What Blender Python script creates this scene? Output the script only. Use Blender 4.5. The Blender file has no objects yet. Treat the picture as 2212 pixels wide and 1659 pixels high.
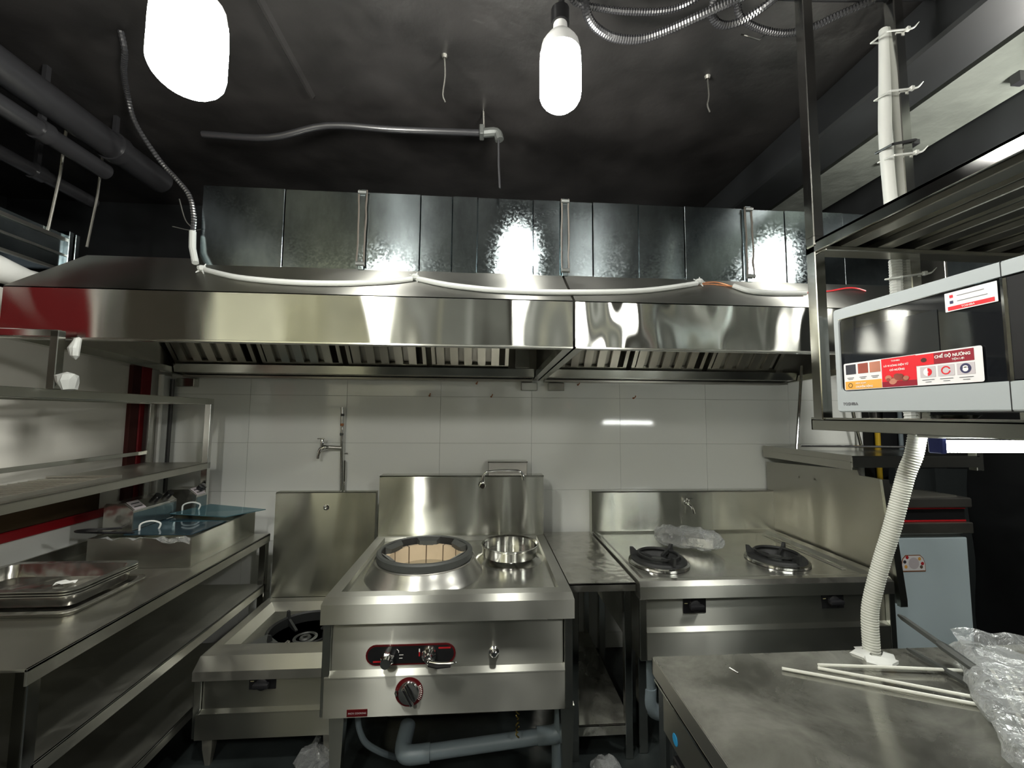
import bpy, bmesh, math, random
from mathutils import Vector, Matrix
random.seed(7)
C = bpy.context.scene.collection
sc = bpy.context.scene
PI = math.pi

# ------------------------------------------------------------------ camera, world, lights, exposure
CAM = Vector((0, -2.7, 1.5)); YAW, PITCH, ROLL = .0685, .0738, .0076
cam_d = bpy.data.cameras.new('camera'); cam = bpy.data.objects.new('camera', cam_d); C.objects.link(cam)
cam_d.sensor_width = 36; cam_d.lens = 880 / 2212 * 36; cam_d.clip_start = .02
fw = Vector((math.sin(YAW) * math.cos(PITCH), math.cos(YAW) * math.cos(PITCH), math.sin(PITCH)))
rt = Vector((math.cos(YAW), -math.sin(YAW), 0)); up = rt.cross(fw)
r2 = rt * math.cos(ROLL) + up * math.sin(ROLL); u2 = -rt * math.sin(ROLL) + up * math.cos(ROLL)
cam.matrix_world = Matrix(((r2.x, u2.x, -fw.x, CAM.x), (r2.y, u2.y, -fw.y, CAM.y), (r2.z, u2.z, -fw.z, CAM.z), (0, 0, 0, 1)))
sc.camera = cam
sc.view_settings.view_transform = 'Standard'; sc.view_settings.look = 'None'
sc.view_settings.gamma = 1; sc.view_settings.use_curve_mapping = False
sc.view_settings.exposure = 1.0
BULB = 95.0        # emission of the hanging bulbs
TUBE = 16.0        # emission of the fluorescent tubes
sc.cycles.max_bounces = 8; sc.cycles.sample_clamp_indirect = 6; sc.cycles.caustics_reflective = True
w = bpy.data.worlds.new('world'); sc.world = w; w.use_nodes = True
w.node_tree.nodes['Background'].inputs[0].default_value = (.9, .95, 1, 1)
w.node_tree.nodes['Background'].inputs[1].default_value = .05

# ------------------------------------------------------------------ materials
MAT = {}
def newmat(name):
    m = bpy.data.materials.new(name); m.use_nodes = True
    nt = m.node_tree; b = nt.nodes['Principled BSDF']; MAT[name] = m
    return m, nt, b
def N(nt, t, **k):
    n = nt.nodes.new(t)
    for a, v in k.items(): setattr(n, a, v)
    return n
def plain(name, col, rough=.5, metal=0., spec=.5, emis=None, es=0, bump=0, bs=40, coat=0, var=0):
    m, nt, b = newmat(name)
    b.inputs['Base Color'].default_value = (*col, 1); b.inputs['Roughness'].default_value = rough
    b.inputs['Metallic'].default_value = metal; b.inputs['Specular IOR Level'].default_value = spec
    b.inputs['Coat Weight'].default_value = coat
    if emis: b.inputs['Emission Color'].default_value = (*emis, 1); b.inputs['Emission Strength'].default_value = es
    if bump or var:
        tc = N(nt, 'ShaderNodeTexCoord'); nz = N(nt, 'ShaderNodeTexNoise'); nz.inputs['Scale'].default_value = bs; nz.inputs['Detail'].default_value = 5
        nt.links.new(tc.outputs['Object'], nz.inputs['Vector'])
        if bump:
            bp = N(nt, 'ShaderNodeBump'); bp.inputs['Strength'].default_value = 1; bp.inputs['Distance'].default_value = bump
            nt.links.new(nz.outputs['Fac'], bp.inputs['Height']); nt.links.new(bp.outputs['Normal'], b.inputs['Normal'])
        if var:
            nz2 = N(nt, 'ShaderNodeTexNoise'); nz2.inputs['Scale'].default_value = 3.5; nz2.inputs['Detail'].default_value = 6
            nt.links.new(tc.outputs['Object'], nz2.inputs['Vector'])
            mr = N(nt, 'ShaderNodeMapRange'); mr.inputs[1].default_value = .35; mr.inputs[2].default_value = .7; mr.inputs[3].default_value = 1 - var; mr.inputs[4].default_value = 1 + var
            nt.links.new(nz2.outputs['Fac'], mr.inputs[0])
            vm = N(nt, 'ShaderNodeVectorMath', operation='SCALE'); vm.inputs[0].default_value = col
            nt.links.new(mr.outputs[0], vm.inputs['Scale']); nt.links.new(vm.outputs[0], b.inputs['Base Color'])
    return m
def steel(name, col=(.58, .585, .54), rough=.18, aniso=.7, wave=.004, wsc=2.6, dirt=0., dcol=(.32, .32, .28), dsc=5, smudge=.08, stretch=(1, 1, 1), dlo=.48, dspan=.3, brushed=False, dirt_detail=4):
    m, nt, b = newmat(name); L = nt.links
    if brushed:      # narrow-tailed brushed finish
        out = nt.nodes['Material Output']; nt.nodes.remove(b); b = N(nt, 'ShaderNodeBsdfAnisotropic', distribution='BECKMANN')
        b.inputs['Color'].default_value = (*col, 1); b.inputs['Anisotropy'].default_value = -aniso; L.new(b.outputs[0], out.inputs[0])
    else:
        b.inputs['Base Color'].default_value = (*col, 1); b.inputs['Metallic'].default_value = 1
        b.inputs['Anisotropic'].default_value = aniso
    tg = N(nt, 'ShaderNodeTangent', direction_type='UV_MAP'); L.new(tg.outputs[0], b.inputs['Tangent'])
    tc = N(nt, 'ShaderNodeTexCoord')
    nz = N(nt, 'ShaderNodeTexNoise'); nz.inputs['Scale'].default_value = 5; nz.inputs['Detail'].default_value = 2; nz.inputs['Roughness'].default_value = .5
    L.new(tc.outputs['Object'], nz.inputs['Vector'])
    mr = N(nt, 'ShaderNodeMapRange'); mr.inputs[1].default_value = .35; mr.inputs[2].default_value = .75
    mr.inputs[3].default_value = rough; mr.inputs[4].default_value = rough + smudge
    L.new(nz.outputs['Fac'], mr.inputs[0]); L.new(mr.outputs[0], b.inputs['Roughness'])
    if wave:
        n2 = N(nt, 'ShaderNodeTexNoise'); n2.inputs['Scale'].default_value = wsc; n2.inputs['Detail'].default_value = 1
        mp = N(nt, 'ShaderNodeMapping'); mp.inputs['Scale'].default_value = stretch
        L.new(tc.outputs['Object'], mp.inputs['Vector']); L.new(mp.outputs[0], n2.inputs['Vector'])
        bp = N(nt, 'ShaderNodeBump'); bp.inputs['Strength'].default_value = 1; bp.inputs['Distance'].default_value = wave
        L.new(n2.outputs['Fac'], bp.inputs['Height']); L.new(bp.outputs['Normal'], b.inputs['Normal'])
    if dirt:
        out = nt.nodes['Material Output']
        d = N(nt, 'ShaderNodeBsdfPrincipled'); d.inputs['Base Color'].default_value = (*dcol, 1); d.inputs['Roughness'].default_value = .65
        n3 = N(nt, 'ShaderNodeTexNoise'); n3.inputs['Scale'].default_value = dsc; n3.inputs['Detail'].default_value = dirt_detail; n3.inputs['Roughness'].default_value = .6; n3.inputs['Distortion'].default_value = .6
        L.new(tc.outputs['Object'], n3.inputs['Vector'])
        m2 = N(nt, 'ShaderNodeMapRange'); m2.inputs[1].default_value = dlo; m2.inputs[2].default_value = dlo + dspan; m2.inputs[3].default_value = dirt * .25; m2.inputs[4].default_value = dirt
        L.new(n3.outputs['Fac'], m2.inputs[0])
        mx = N(nt, 'ShaderNodeMixShader'); L.new(m2.outputs[0], mx.inputs[0]); L.new(b.outputs[0], mx.inputs[1]); L.new(d.outputs[0], mx.inputs[2]); L.new(mx.outputs[0], out.inputs[0])
    return m
steel('steel')
steel('steel_hood', col=(.60, .61, .57), rough=.20, aniso=.8, wave=.014, wsc=2.6, smudge=.05, stretch=(1.5, 1, .45), brushed=True)
steel('steel_hood_wavy', col=(.60, .61, .57), rough=.20, aniso=.8, wave=.030, wsc=3.1, smudge=.05, stretch=(1.5, 1, .8), brushed=True)
steel('steel_front', rough=.34, aniso=1., wave=.004, wsc=2, smudge=.10, dirt=.10, dcol=(.36, .36, .31), dsc=4, col=(.47, .475, .43))
steel('steel_splash', col=(.58, .585, .53), rough=.215, aniso=.8, wave=.010, wsc=3, smudge=.04, stretch=(1.6, 1, .35), brushed=True, dirt=.12, dcol=(.4, .4, .35), dsc=3)
steel('steel_deck', rough=.19, aniso=.6, wave=.003, wsc=4, dirt=.22, dsc=14, dcol=(.42, .41, .36), dspan=.4)
steel('steel_dull', rough=.38, aniso=.4, col=(.50, .49, .45), wave=.002)
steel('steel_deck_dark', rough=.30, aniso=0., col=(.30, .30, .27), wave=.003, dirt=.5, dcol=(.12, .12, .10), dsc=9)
steel('steel_rim', rough=.33, aniso=.6, col=(.46, .46, .42), wave=.003, dirt=.35, dcol=(.40, .39, .34), dsc=11)
steel('steel_post', rough=.12, aniso=.3, col=(.64, .64, .62), wave=.002, smudge=.14, brushed=True)
steel('steel_soiled', rough=.3, aniso=.5, col=(.48, .47, .42), wave=.003, dirt=.3, dcol=(.2, .2, .17))  # darker steel with grime mixed in
steel('steel_bench', rough=.29, aniso=.5, col=(.60, .60, .55), wave=.002, dirt=.3, dsc=6, dcol=(.30, .30, .26), stretch=(1, .4, 1))
steel('steel_table', rough=.08, aniso=.0, col=(.42, .42, .385), wave=.0015, dirt=.72, dirt_detail=9, dsc=3.4, dcol=(.27, .27, .235), smudge=.18, dlo=.42)
steel('steel_side', rough=.16, aniso=.0, col=(.55, .54, .5), wave=.006, wsc=14, dirt=.3, dsc=12, dcol=(.3, .3, .27))
steel('steel_filter', rough=.30, aniso=.3, col=(.62, .6, .53), wave=0)
steel('steel_grimy', rough=.36, aniso=.3, col=(.42, .41, .37), wave=.001, dirt=.8, dsc=14, dcol=(.36, .35, .29))
plain('chrome', (.8, .8, .8), .08, 1)
plain('iron', (.018, .019, .019), .55, .1, bump=.0006, bs=120)
plain('iron_worn', (.085, .09, .085), .5, .4, bump=.0008, bs=90)
plain('black_plastic', (.012, .012, .013), .3)
plain('black_rubber', (.014, .014, .016), .45)
plain('dark_red', (.10, .004, .006), .3)
plain('red_print', (.45, .01, .015), .4)
plain('tile_white', (.80, .815, .785), .07, spec=.6, bump=.0012, bs=1.6)
plain('grout', (.36, .36, .33), .8)
plain('plaster_white', (.62, .61, .56), .6, bump=.0008, bs=12, var=.06)
plain('plaster_low', (.80, .82, .80), .35)
plain('cream_wall', (.84, .82, .64), .6)
plain('pale_wall', (.30, .31, .29), .7)
plain('red_paint', (.30, .006, .012), .4)
plain('brown_board', (.06, .040, .022), .85, spec=.15, var=.1)
plain('column_red', (.14, .003, .006), .6, spec=.3); plain('column_dark', (.045, .010, .008), .7, spec=.2)
plain('dark_board', (.03, .026, .02), .9, spec=.1)
plain('dark_red_paint', (.095, .006, .007), .85, spec=.1)
steel('steel_top', rough=.32, aniso=1., col=(.46, .46, .43), wave=.005, wsc=2)
steel('steel_dome', rough=.285, aniso=0., col=(.60, .60, .56), wave=0, smudge=.06)
steel('steel_panel', rough=.32, aniso=.6, col=(.42, .41, .37), wave=.006, wsc=3)
plain('black_ceiling', (.022, .0205, .020), .36, spec=.7, bump=.010, bs=4, var=.45)
plain('black_wall', (.010, .011, .012), .5, var=.4)
plain('black_pipe', (.022, .022, .024), .28, spec=.9)
plain('concrete', (.20, .215, .19), .85, bump=.006, bs=14, var=.3)
plain('floor_dark', (.028, .034, .034), .3, bump=.002, bs=14, var=.5)
plain('white_pvc', (.72, .73, .70), .4)
plain('conduit_grey', (.33, .34, .325), .5)
plain('hose_white', (.62, .63, .57), .5)
plain('grey_pvc', (.20, .245, .27), .38)
plain('yellow_pipe', (.55, .36, .02), .4)
plain('sealant_dark', (.06, .05, .04), .6)
plain('clay', (.62, .49, .33), .8, bump=.0015, bs=30, var=.15)
plain('clay_dark', (.09, .055, .03), .8)
plain('white_door', (.50, .60, .64), .35)
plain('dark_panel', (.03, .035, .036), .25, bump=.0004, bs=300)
plain('microwave_grey', (.37, .40, .41), .4)
plain('microwave_glass', (.008, .009, .011), .05, spec=.7, coat=.5)
plain('window_mesh', (.016, .018, .021), .05)
plain('sticker_white', (.78, .76, .76), .5); plain('sticker_pale', (.55, .50, .52), .5)
plain('sticker_dark', (.03, .03, .04), .5); plain('sticker_red', (.70, .012, .022), .5)
plain('sticker_maroon', (.26, .006, .02), .5); plain('sticker_orange', (.75, .38, .07), .5)
plain('sticker_meat', (.32, .07, .045), .6, var=.8, bs=60); plain('sticker_meat_light', (.55, .22, .14), .6, var=.5)
plain('sticker_navy', (.03, .03, .09), .5); plain('sticker_text', (.9, .86, .82), .5); plain('text_grey', (.14, .14, .15), .5)
plain('blue_film', (.05, .10, .135), .07, .6); plain('teal_film', (.12, .27, .32), .07, .6)
plain('blue_case', (.16, .22, .235), .12, .7)
plain('blue_sticker', (.03, .30, .60), .3)
plain('led_green', (.02, .5, .2), .3)
plain('copper', (.35, .14, .06), .4, .4); plain('brass', (.42, .32, .10), .3, 1)
plain('straw_white', (.86, .86, .78), .35)
plain('bulb_glass', (1, 1, 1), .3, emis=(1, .985, .92), es=BULB)
plain('tube_glass', (1, 1, 1), .3, emis=(.97, 1, .95), es=TUBE)
plain('bulb_base', (.8, .8, .8), .4); plain('cap_blue', (.05, .07, .30), .4)
plain('tag_yellow', (.55, .5, .28), .5)
plain('dark_water', (.004, .005, .005), .2)
# galvanised sheet: spangle + bluish tone + scratches
def galv(name):
    m, nt, b = newmat(name); L = nt.links; out = nt.nodes['Material Output']; nt.nodes.remove(b); b = N(nt, 'ShaderNodeBsdfAnisotropic', distribution='BECKMANN'); b.inputs['Anisotropy'].default_value = -.25; L.new(b.outputs[0], out.inputs[0])
    tg = N(nt, 'ShaderNodeTangent', direction_type='UV_MAP'); L.new(tg.outputs[0], b.inputs['Tangent'])
    tc = N(nt, 'ShaderNodeTexCoord')
    v = N(nt, 'ShaderNodeTexVoronoi'); v.inputs['Scale'].default_value = 130; L.new(tc.outputs['Object'], v.inputs['Vector'])
    n = N(nt, 'ShaderNodeTexNoise'); n.inputs['Scale'].default_value = 4; n.inputs['Detail'].default_value = 8; n.inputs['Roughness'].default_value = .7
    mp = N(nt, 'ShaderNodeMapping'); mp.inputs['Scale'].default_value = (1.6, 1, .7); L.new(tc.outputs['Object'], mp.inputs['Vector']); L.new(mp.outputs[0], n.inputs['Vector'])
    cr = N(nt, 'ShaderNodeMix', data_type='RGBA')
    cr.inputs[6].default_value = (.32, .37, .385, 1); cr.inputs[7].default_value = (.52, .60, .62, 1)
    mr = N(nt, 'ShaderNodeMapRange'); mr.inputs[1].default_value = .38; mr.inputs[2].default_value = .68; L.new(n.outputs['Fac'], mr.inputs[0])
    L.new(mr.outputs[0], cr.inputs[0]); L.new(cr.outputs[2], b.inputs['Color'])
    sp = N(nt, 'ShaderNodeSeparateColor'); L.new(v.outputs['Color'], sp.inputs[0])
    m2 = N(nt, 'ShaderNodeMapRange'); m2.inputs[3].default_value = .19; m2.inputs[4].default_value = .255; L.new(sp.outputs[0], m2.inputs[0]); L.new(m2.outputs[0], b.inputs['Roughness'])
    n2 = N(nt, 'ShaderNodeTexNoise'); n2.inputs['Scale'].default_value = 3; L.new(tc.outputs['Object'], n2.inputs['Vector'])
    bp = N(nt, 'ShaderNodeBump'); bp.inputs['Distance'].default_value = .0022; L.new(n2.outputs['Fac'], bp.inputs['Height']); L.new(bp.outputs['Normal'], b.inputs['Normal'])
galv('galvanised')
# thin crumpled clear film
def film(name, tr=.55):
    m, nt, b = newmat(name); L = nt.links; out = nt.nodes['Material Output']
    b.inputs['Base Color'].default_value = (.62, .64, .64, 1); b.inputs['Metallic'].default_value = .35; b.inputs['Roughness'].default_value = .14; b.inputs['Specular IOR Level'].default_value = .9
    t = N(nt, 'ShaderNodeBsdfTransparent'); t.inputs[0].default_value = (.93, .94, .94, 1)
    tc = N(nt, 'ShaderNodeTexCoord'); n = N(nt, 'ShaderNodeTexNoise'); n.inputs['Scale'].default_value = 22; n.inputs['Detail'].default_value = 4; n.inputs['Distortion'].default_value = 1.5
    L.new(tc.outputs['Object'], n.inputs['Vector'])
    bp = N(nt, 'ShaderNodeBump'); bp.inputs['Distance'].default_value = .012; L.new(n.outputs['Fac'], bp.inputs['Height']); L.new(bp.outputs['Normal'], b.inputs['Normal'])
    fr = N(nt, 'ShaderNodeLayerWeight'); fr.inputs[0].default_value = .35; L.new(bp.outputs['Normal'], fr.inputs['Normal'])
    mr = N(nt, 'ShaderNodeMapRange'); mr.inputs[1].default_value = 0; mr.inputs[2].default_value = .8; mr.inputs[3].default_value = 1 - tr; mr.inputs[4].default_value = 1
    L.new(fr.outputs['Facing'], mr.inputs[0])
    mx = N(nt, 'ShaderNodeMixShader'); L.new(mr.outputs[0], mx.inputs[0]); L.new(t.outputs[0], mx.inputs[1]); L.new(b.outputs[0], mx.inputs[2]); L.new(mx.outputs[0], out.inputs[0])
film('film_clear', .8); film('film_milky', .72)

# ------------------------------------------------------------------ mesh builder
class MB:
    def __init__(s): s.bm = bmesh.new()
    def box(s, x0, x1, y0, y1, z0, z1, b=0., seg=1, rot=None, piv=None):
        x0, x1 = min(x0, x1), max(x0, x1); y0, y1 = min(y0, y1), max(y0, y1); z0, z1 = min(z0, z1), max(z0, z1)
        vs = [s.bm.verts.new((x, y, z)) for x in (x0, x1) for y in (y0, y1) for z in (z0, z1)]
        fs = [s.bm.faces.new([vs[i] for i in q]) for q in ((0, 1, 3, 2), (4, 6, 7, 5), (0, 4, 5, 1), (2, 3, 7, 6), (0, 2, 6, 4), (1, 5, 7, 3))]
        nv = vs
        if b:
            es = list({e for f in fs for e in f.edges})
            r = bmesh.ops.bevel(s.bm, geom=es, offset=b, segments=seg, affect='EDGES', profile=.5, clamp_overlap=True)
            nv = list({v for f in r['faces'] for v in f.verts} | {v for v in vs if v.is_valid})
        if rot is not None:
            p = Vector(piv if piv else ((x0 + x1) / 2, (y0 + y1) / 2, (z0 + z1) / 2))
            for v in nv: v.co = rot @ (v.co - p) + p
        return s
    def prism(s, pts, axis, a0, a1):
        # pts: 2D outline; axis 'x': pts=(y,z); 'y': pts=(x,z); 'z': pts=(x,y)
        f = {'x': lambda p, a: (a, p[0], p[1]), 'y': lambda p, a: (p[0], a, p[1]), 'z': lambda p, a: (p[0], p[1], a)}[axis]
        A = [s.bm.verts.new(f(p, a0)) for p in pts]; B = [s.bm.verts.new(f(p, a1)) for p in pts]; n = len(pts)
        s.bm.faces.new(A); s.bm.faces.new(list(reversed(B)))
        for i in range(n): s.bm.faces.new((A[i], B[i], B[(i + 1) % n], A[(i + 1) % n]))
        return s
    def poly(s, pts): s.bm.faces.new([s.bm.verts.new(p) for p in pts]); return s
    def loft(s, loops, cap0=True, cap1=True, closed=True):
        R = [[s.bm.verts.new(p) for p in l] for l in loops]; n = len(R[0])
        for a, b in zip(R[:-1], R[1:]):
            for i in range(n if closed else n - 1): s.bm.faces.new((a[i], a[(i + 1) % n], b[(i + 1) % n], b[i]))
        if cap0: s.bm.faces.new(list(reversed(R[0])))
        if cap1: s.bm.faces.new(R[-1])
        return s
    def tube(s, path, r, seg=10, cap=True, ribs=None):
        P = [Vector(p) for p in path]; n = len(P); loops = []
        t0 = (P[1] - P[0]).normalized(); nrm = t0.orthogonal().normalized()
        for i in range(n):
            t = (P[min(i + 1, n - 1)] - P[max(i - 1, 0)]).normalized()
            nrm = (nrm - t * nrm.dot(t)).normalized(); bn = t.cross(nrm)
            rr = r[i] if isinstance(r, (list, tuple)) else r
            loops.append([P[i] + (nrm * math.cos(2 * PI * k / seg) + bn * math.sin(2 * PI * k / seg)) * rr for k in range(seg)])
        return s.loft(loops, cap, cap)
    def lathe(s, prof, c=(0, 0, 0), seg=40, axis='z', cap0=False, cap1=False, a0=0, a1=2 * PI):
        c = Vector(c); full = abs(a1 - a0 - 2 * PI) < 1e-6; loops = []
        n = seg if full else seg + 1
        for r, h in prof:
            l = []
            for k in range(n):
                a = a0 + (a1 - a0) * k / seg; u, v = r * math.cos(a), r * math.sin(a)
                l.append(c + (Vector((u, v, h)) if axis == 'z' else Vector((u, h, v)) if axis == 'y' else Vector((h, u, v))))
            loops.append(l)
        return s.loft(loops, cap0, cap1, closed=full)
    def grid(s, P):
        R = [[s.bm.verts.new(p) for p in row] for row in P]
        for a, b in zip(R[:-1], R[1:]):
            for i in range(len(a) - 1): s.bm.faces.new((a[i], a[i + 1], b[i + 1], b[i]))
        return s
    def mesh(s, name, mat, org=(0, 0, 0), angle=32, smooth=True):
        bmesh.ops.recalc_face_normals(s.bm, faces=s.bm.faces)
        bmesh.ops.translate(s.bm, verts=s.bm.verts, vec=-Vector(org))
        uv = s.bm.loops.layers.uv.new('UVMap')
        for f in s.bm.faces:
            nx, ny, nz = (abs(c) for c in f.normal)
            for l in f.loops:
                p = l.vert.co
                l[uv].uv = (p.y, p.x) if nz >= max(nx, ny) else (p.z, p.x if ny >= nx else p.y)
            f.smooth = smooth
        me = bpy.data.meshes.new(name); s.bm.to_mesh(me); s.bm.free()
        if smooth: me.set_sharp_from_angle(angle=math.radians(angle))
        me.materials.append(MAT[mat]); return me
def worg(o):
    v = Vector((0, 0, 0))
    while o is not None: v = v + o.location; o = o.parent
    return v
def put(name, me, parent=None, loc=(0, 0, 0), rot=None, local=False):
    o = bpy.data.objects.new(name, me); C.objects.link(o); o.parent = parent
    o.location = Vector(loc) - (worg(parent) if parent and not local else Vector((0, 0, 0)))
    if rot is not None: o.rotation_euler = rot
    return o
def part(name, mb, mat, parent, **k):
    """a part whose coordinates are given in world space; its origin sits at its thing's base"""
    org = worg(parent) if parent else Vector((0, 0, 0))
    return put(name, mb.mesh(name, mat, org, **k), parent, org)
def lpart(name, mb, mat, parent, **k):
    return put(name, mb.mesh(name, mat, **k), parent, (0, 0, 0), local=True)
def tag(o, label, cat, group=None, kind=None):
    o['label'] = label; o['category'] = cat
    if group: o['group'] = group
    if kind: o['kind'] = kind
    return o
def thing(name, label, cat, loc, rotz=0, group=None):
    o = bpy.data.objects.new(name, None); C.objects.link(o); o.location = loc; o.rotation_euler = (0, 0, rotz); o.empty_display_size = .05
    return tag(o, label, cat, group)
def single(name, mb, mat, org, label, cat, group=None, **k):
    return tag(put(name, mb.mesh(name, mat, org, **k), None, org), label, cat, group)
def struct(name, mb, mat, parent=None, **k):
    o = part(name, mb, mat, parent, **k)
    if not parent: o['kind'] = 'structure'
    return o
def text_mesh(s, size, mat, ext=.0002, bold=0.):
    cu = bpy.data.curves.new('lettering', 'FONT'); cu.body = s; cu.size = size; cu.extrude = ext; cu.resolution_u = 2; cu.offset = bold
    cu.align_x = 'LEFT'; o = bpy.data.objects.new('lettering', cu); C.objects.link(o)
    bpy.context.view_layer.update()
    me = bpy.data.meshes.new_from_object(o.evaluated_get(bpy.context.evaluated_depsgraph_get())); me.name = 'lettering'
    bpy.data.objects.remove(o); me.materials.clear(); me.materials.append(MAT[mat]); return me
def rrect(cx, cy, w_, d, r, z, seg=5):
    pts = []
    for sx, sy, a in ((1, 1, 0), (-1, 1, PI / 2), (-1, -1, PI), (1, -1, 3 * PI / 2)):
        for k in range(seg + 1):
            t = a + PI / 2 * k / seg
            pts.append((cx + sx * (w_ / 2 - r) + r * math.cos(t), cy + sy * (d / 2 - r) + r * math.sin(t), z))
    return pts
def spline(pts, n=8):
    P = [Vector(p) for p in pts]; P = [2 * P[0] - P[1]] + P + [2 * P[-1] - P[-2]]; out = []
    for i in range(1, len(P) - 2):
        for k in range(n):
            t = k / n; a, b, c, d = P[i - 1], P[i], P[i + 1], P[i + 2]
            out.append(.5 * ((2 * b) + (c - a) * t + (2 * a - 5 * b + 4 * c - d) * t * t + (3 * b - a - 3 * c + d) * t ** 3))
    out.append(P[-2]); return out
def ribbed(pts, r, n=8, pitch=.006, amp=.0018):
    """corrugated hose: path resampled at half the rib pitch with alternating radius"""
    S = spline(pts, n); L = [0]
    for a, b in zip(S[:-1], S[1:]): L.append(L[-1] + (b - a).length)
    m = int(L[-1] / (pitch / 2)); Q = []; j = 0
    for i in range(m + 1):
        d = L[-1] * i / m
        while j < len(L) - 2 and L[j + 1] < d: j += 1
        t = (d - L[j]) / max(1e-9, L[j + 1] - L[j]); Q.append(S[j].lerp(S[j + 1], min(1, t)))
    return Q, [r + (amp if i % 2 else -amp * .4) for i in range(m + 1)]

# ------------------------------------------------------------------ the room
CZ = 2.85
struct('floor', MB().box(-3.2, 3.6, -6.0, .15, -.1, 0), 'floor_dark')
struct('ceiling', MB().box(-3.2, 3.6, -6.0, .15, CZ, CZ + .1), 'black_ceiling')
wb = struct('wall_back', MB().box(-1.965, 2.62, .0035, .15, 0, 1.93), 'grout')
struct('wall_back_upper', MB().box(-3.2, 3.6, .02, .15, 1.93, CZ), 'black_wall')
struct('wall_back_right', MB().box(2.62, 3.6, .02, .15, 0, 1.93), 'black_wall')
struct('wall_right', MB().box(3.3, 3.6, -3.2, .02, 0, CZ), 'black_wall')
struct('wall_right_rear', MB().box(3.3, 3.6, -6, -3.2, 0, CZ), 'pale_wall')
struct('wall_left', MB().box(-2.1, -1.965, -2.5, .15, .99, 2.0), 'plaster_white')
struct('wall_left_lower', MB().box(-2.1, -1.965, -2.5, .15, 0, .965), 'plaster_low')
struct('wall_left_upper', MB().box(-3.2, -3.05, -2.5, .02, 0, CZ), 'black_wall')
struct('wall_left_rear', MB().box(-2.2, -2.05, -6, -2.5, 0, CZ), 'cream_wall')
struct('wall_rear', MB().box(-3.2, -.9, -4.5, -4.2, 0, CZ), 'cream_wall')
struct('wall_rear_right', MB().box(-.9, 3.6, -4.9, -4.6, 0, CZ), 'pale_wall')
for k, (x, w_, mt) in enumerate(((-.78, .05, 'plaster_low'), (-.55, .03, 'cream_wall'), (-.2, .035, 'plaster_low'), (.25, .12, 'dark_board'), (.75, .06, 'plaster_low'), (1.05, .03, 'cream_wall'), (1.5, .3, 'dark_board'), (1.9, .08, 'plaster_low'), (2.3, .25, 'cream_wall'), (2.8, .05, 'plaster_low'))):
    struct('trim_%d' % (10 + k), MB().box(x - w_, x + w_, -4.61, -4.57, 0, 2.7), mt)  # unseen strips added on the rear wall to streak the steel's reflections
# plain dark cupboards invented behind the viewer to darken what the steel mirrors
for a, b_, z_, lb in ((-1.9, -1.15, 1.75, 'left'), (-1.05, -.45, 1.9, 'middle left'), (-.1, .6, 1.75, 'middle'), (.95, 1.9, 1.85, 'right')):
    t = tag(bpy.data.objects.new('invented_cupboard', None), 'dark cupboard invented behind the viewer for the steel to reflect, the %s one' % lb, 'cupboard', 'invented cupboards behind the viewer'); C.objects.link(t); t.location = ((a + b_) / 2, -3.95, 0)
    part('carcass', MB().box(a, b_, -4.15, -3.80, .05, z_, .005), 'dark_board', t)
    part('door', MB().box(a + .01, (a + b_) / 2 - .003, -3.80, -3.785, .07, z_ - .02, .003), 'dark_board', t)
    part('door', MB().box((a + b_) / 2 + .003, b_ - .01, -3.80, -3.785, .07, z_ - .02, .003), 'dark_board', t)
# tiles of the back wall, each one a piece
xs = [-1.965] + [-1.483 + .6 * k for k in range(7)] + [2.62]
zs = [0, .096, .399, .702, 1.005, 1.308, 1.611, 1.914]
cache = {}
for i in range(len(xs) - 1):
    for j in range(len(zs) - 1):
        w_, h_ = xs[i + 1] - xs[i] - .0014, zs[j + 1] - zs[j] - .0014
        k = (round(w_, 3), round(h_, 3))
        if k not in cache: cache[k] = MB().box(-w_ / 2, w_ / 2, 0, .009, -h_ / 2, h_ / 2, .0008).mesh('tile', 'tile_white')
        put('tile', cache[k], wb, ((xs[i] + xs[i + 1]) / 2, random.uniform(-.0004, .0004), (zs[j] + zs[j + 1]) / 2), rot=(random.uniform(-.0012, .0012), 0, random.uniform(-.0012, .0012)))
struct('trim_1', MB().box(-2.05, -1.945, -2.4, -.30, .958, 1.0, .004), 'red_paint')       # red ledge on the left wall
struct('trim_2', MB().box(-2.05, -1.942, -.25, -.18, 0, 2.0, .004), 'column_red')
struct('trim_7', MB().box(-2.05, -1.945, -.31, -.25, 0, 2.0, .004), 'column_dark')            # red corner column
struct('trim_3', MB().box(-1.965, -1.94, -.095, -.03, 0, 1.72, .004), 'plaster_low')
tb = single('wall_board', MB().box(-1.964, -1.952, -1.6, -.44, 1.001, 1.125, .002), 'brown_board', (-1.958, -1.0, 1.001), 'flat brown board standing on the red ledge of the left wall', 'board')
pp = single('wall_pipe', MB().tube([(-1.93, -.125, .0), (-1.93, -.125, 1.72)], .014, 10), 'white_pvc', (-1.93, -.125, 0), 'white plastic pipe rising in the back left corner beside the red column', 'pipe')
pp = single('wall_pipe', MB().tube([(-1.915, -.06, .86), (-1.915, -.06, 1.40), (-1.915, -.06, 1.70)], [.011, .011, .012], 10), 'black_pipe', (-1.915, -.06, .86), 'thin dark pipe against the tiled corner behind the left shelf', 'pipe')
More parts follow.
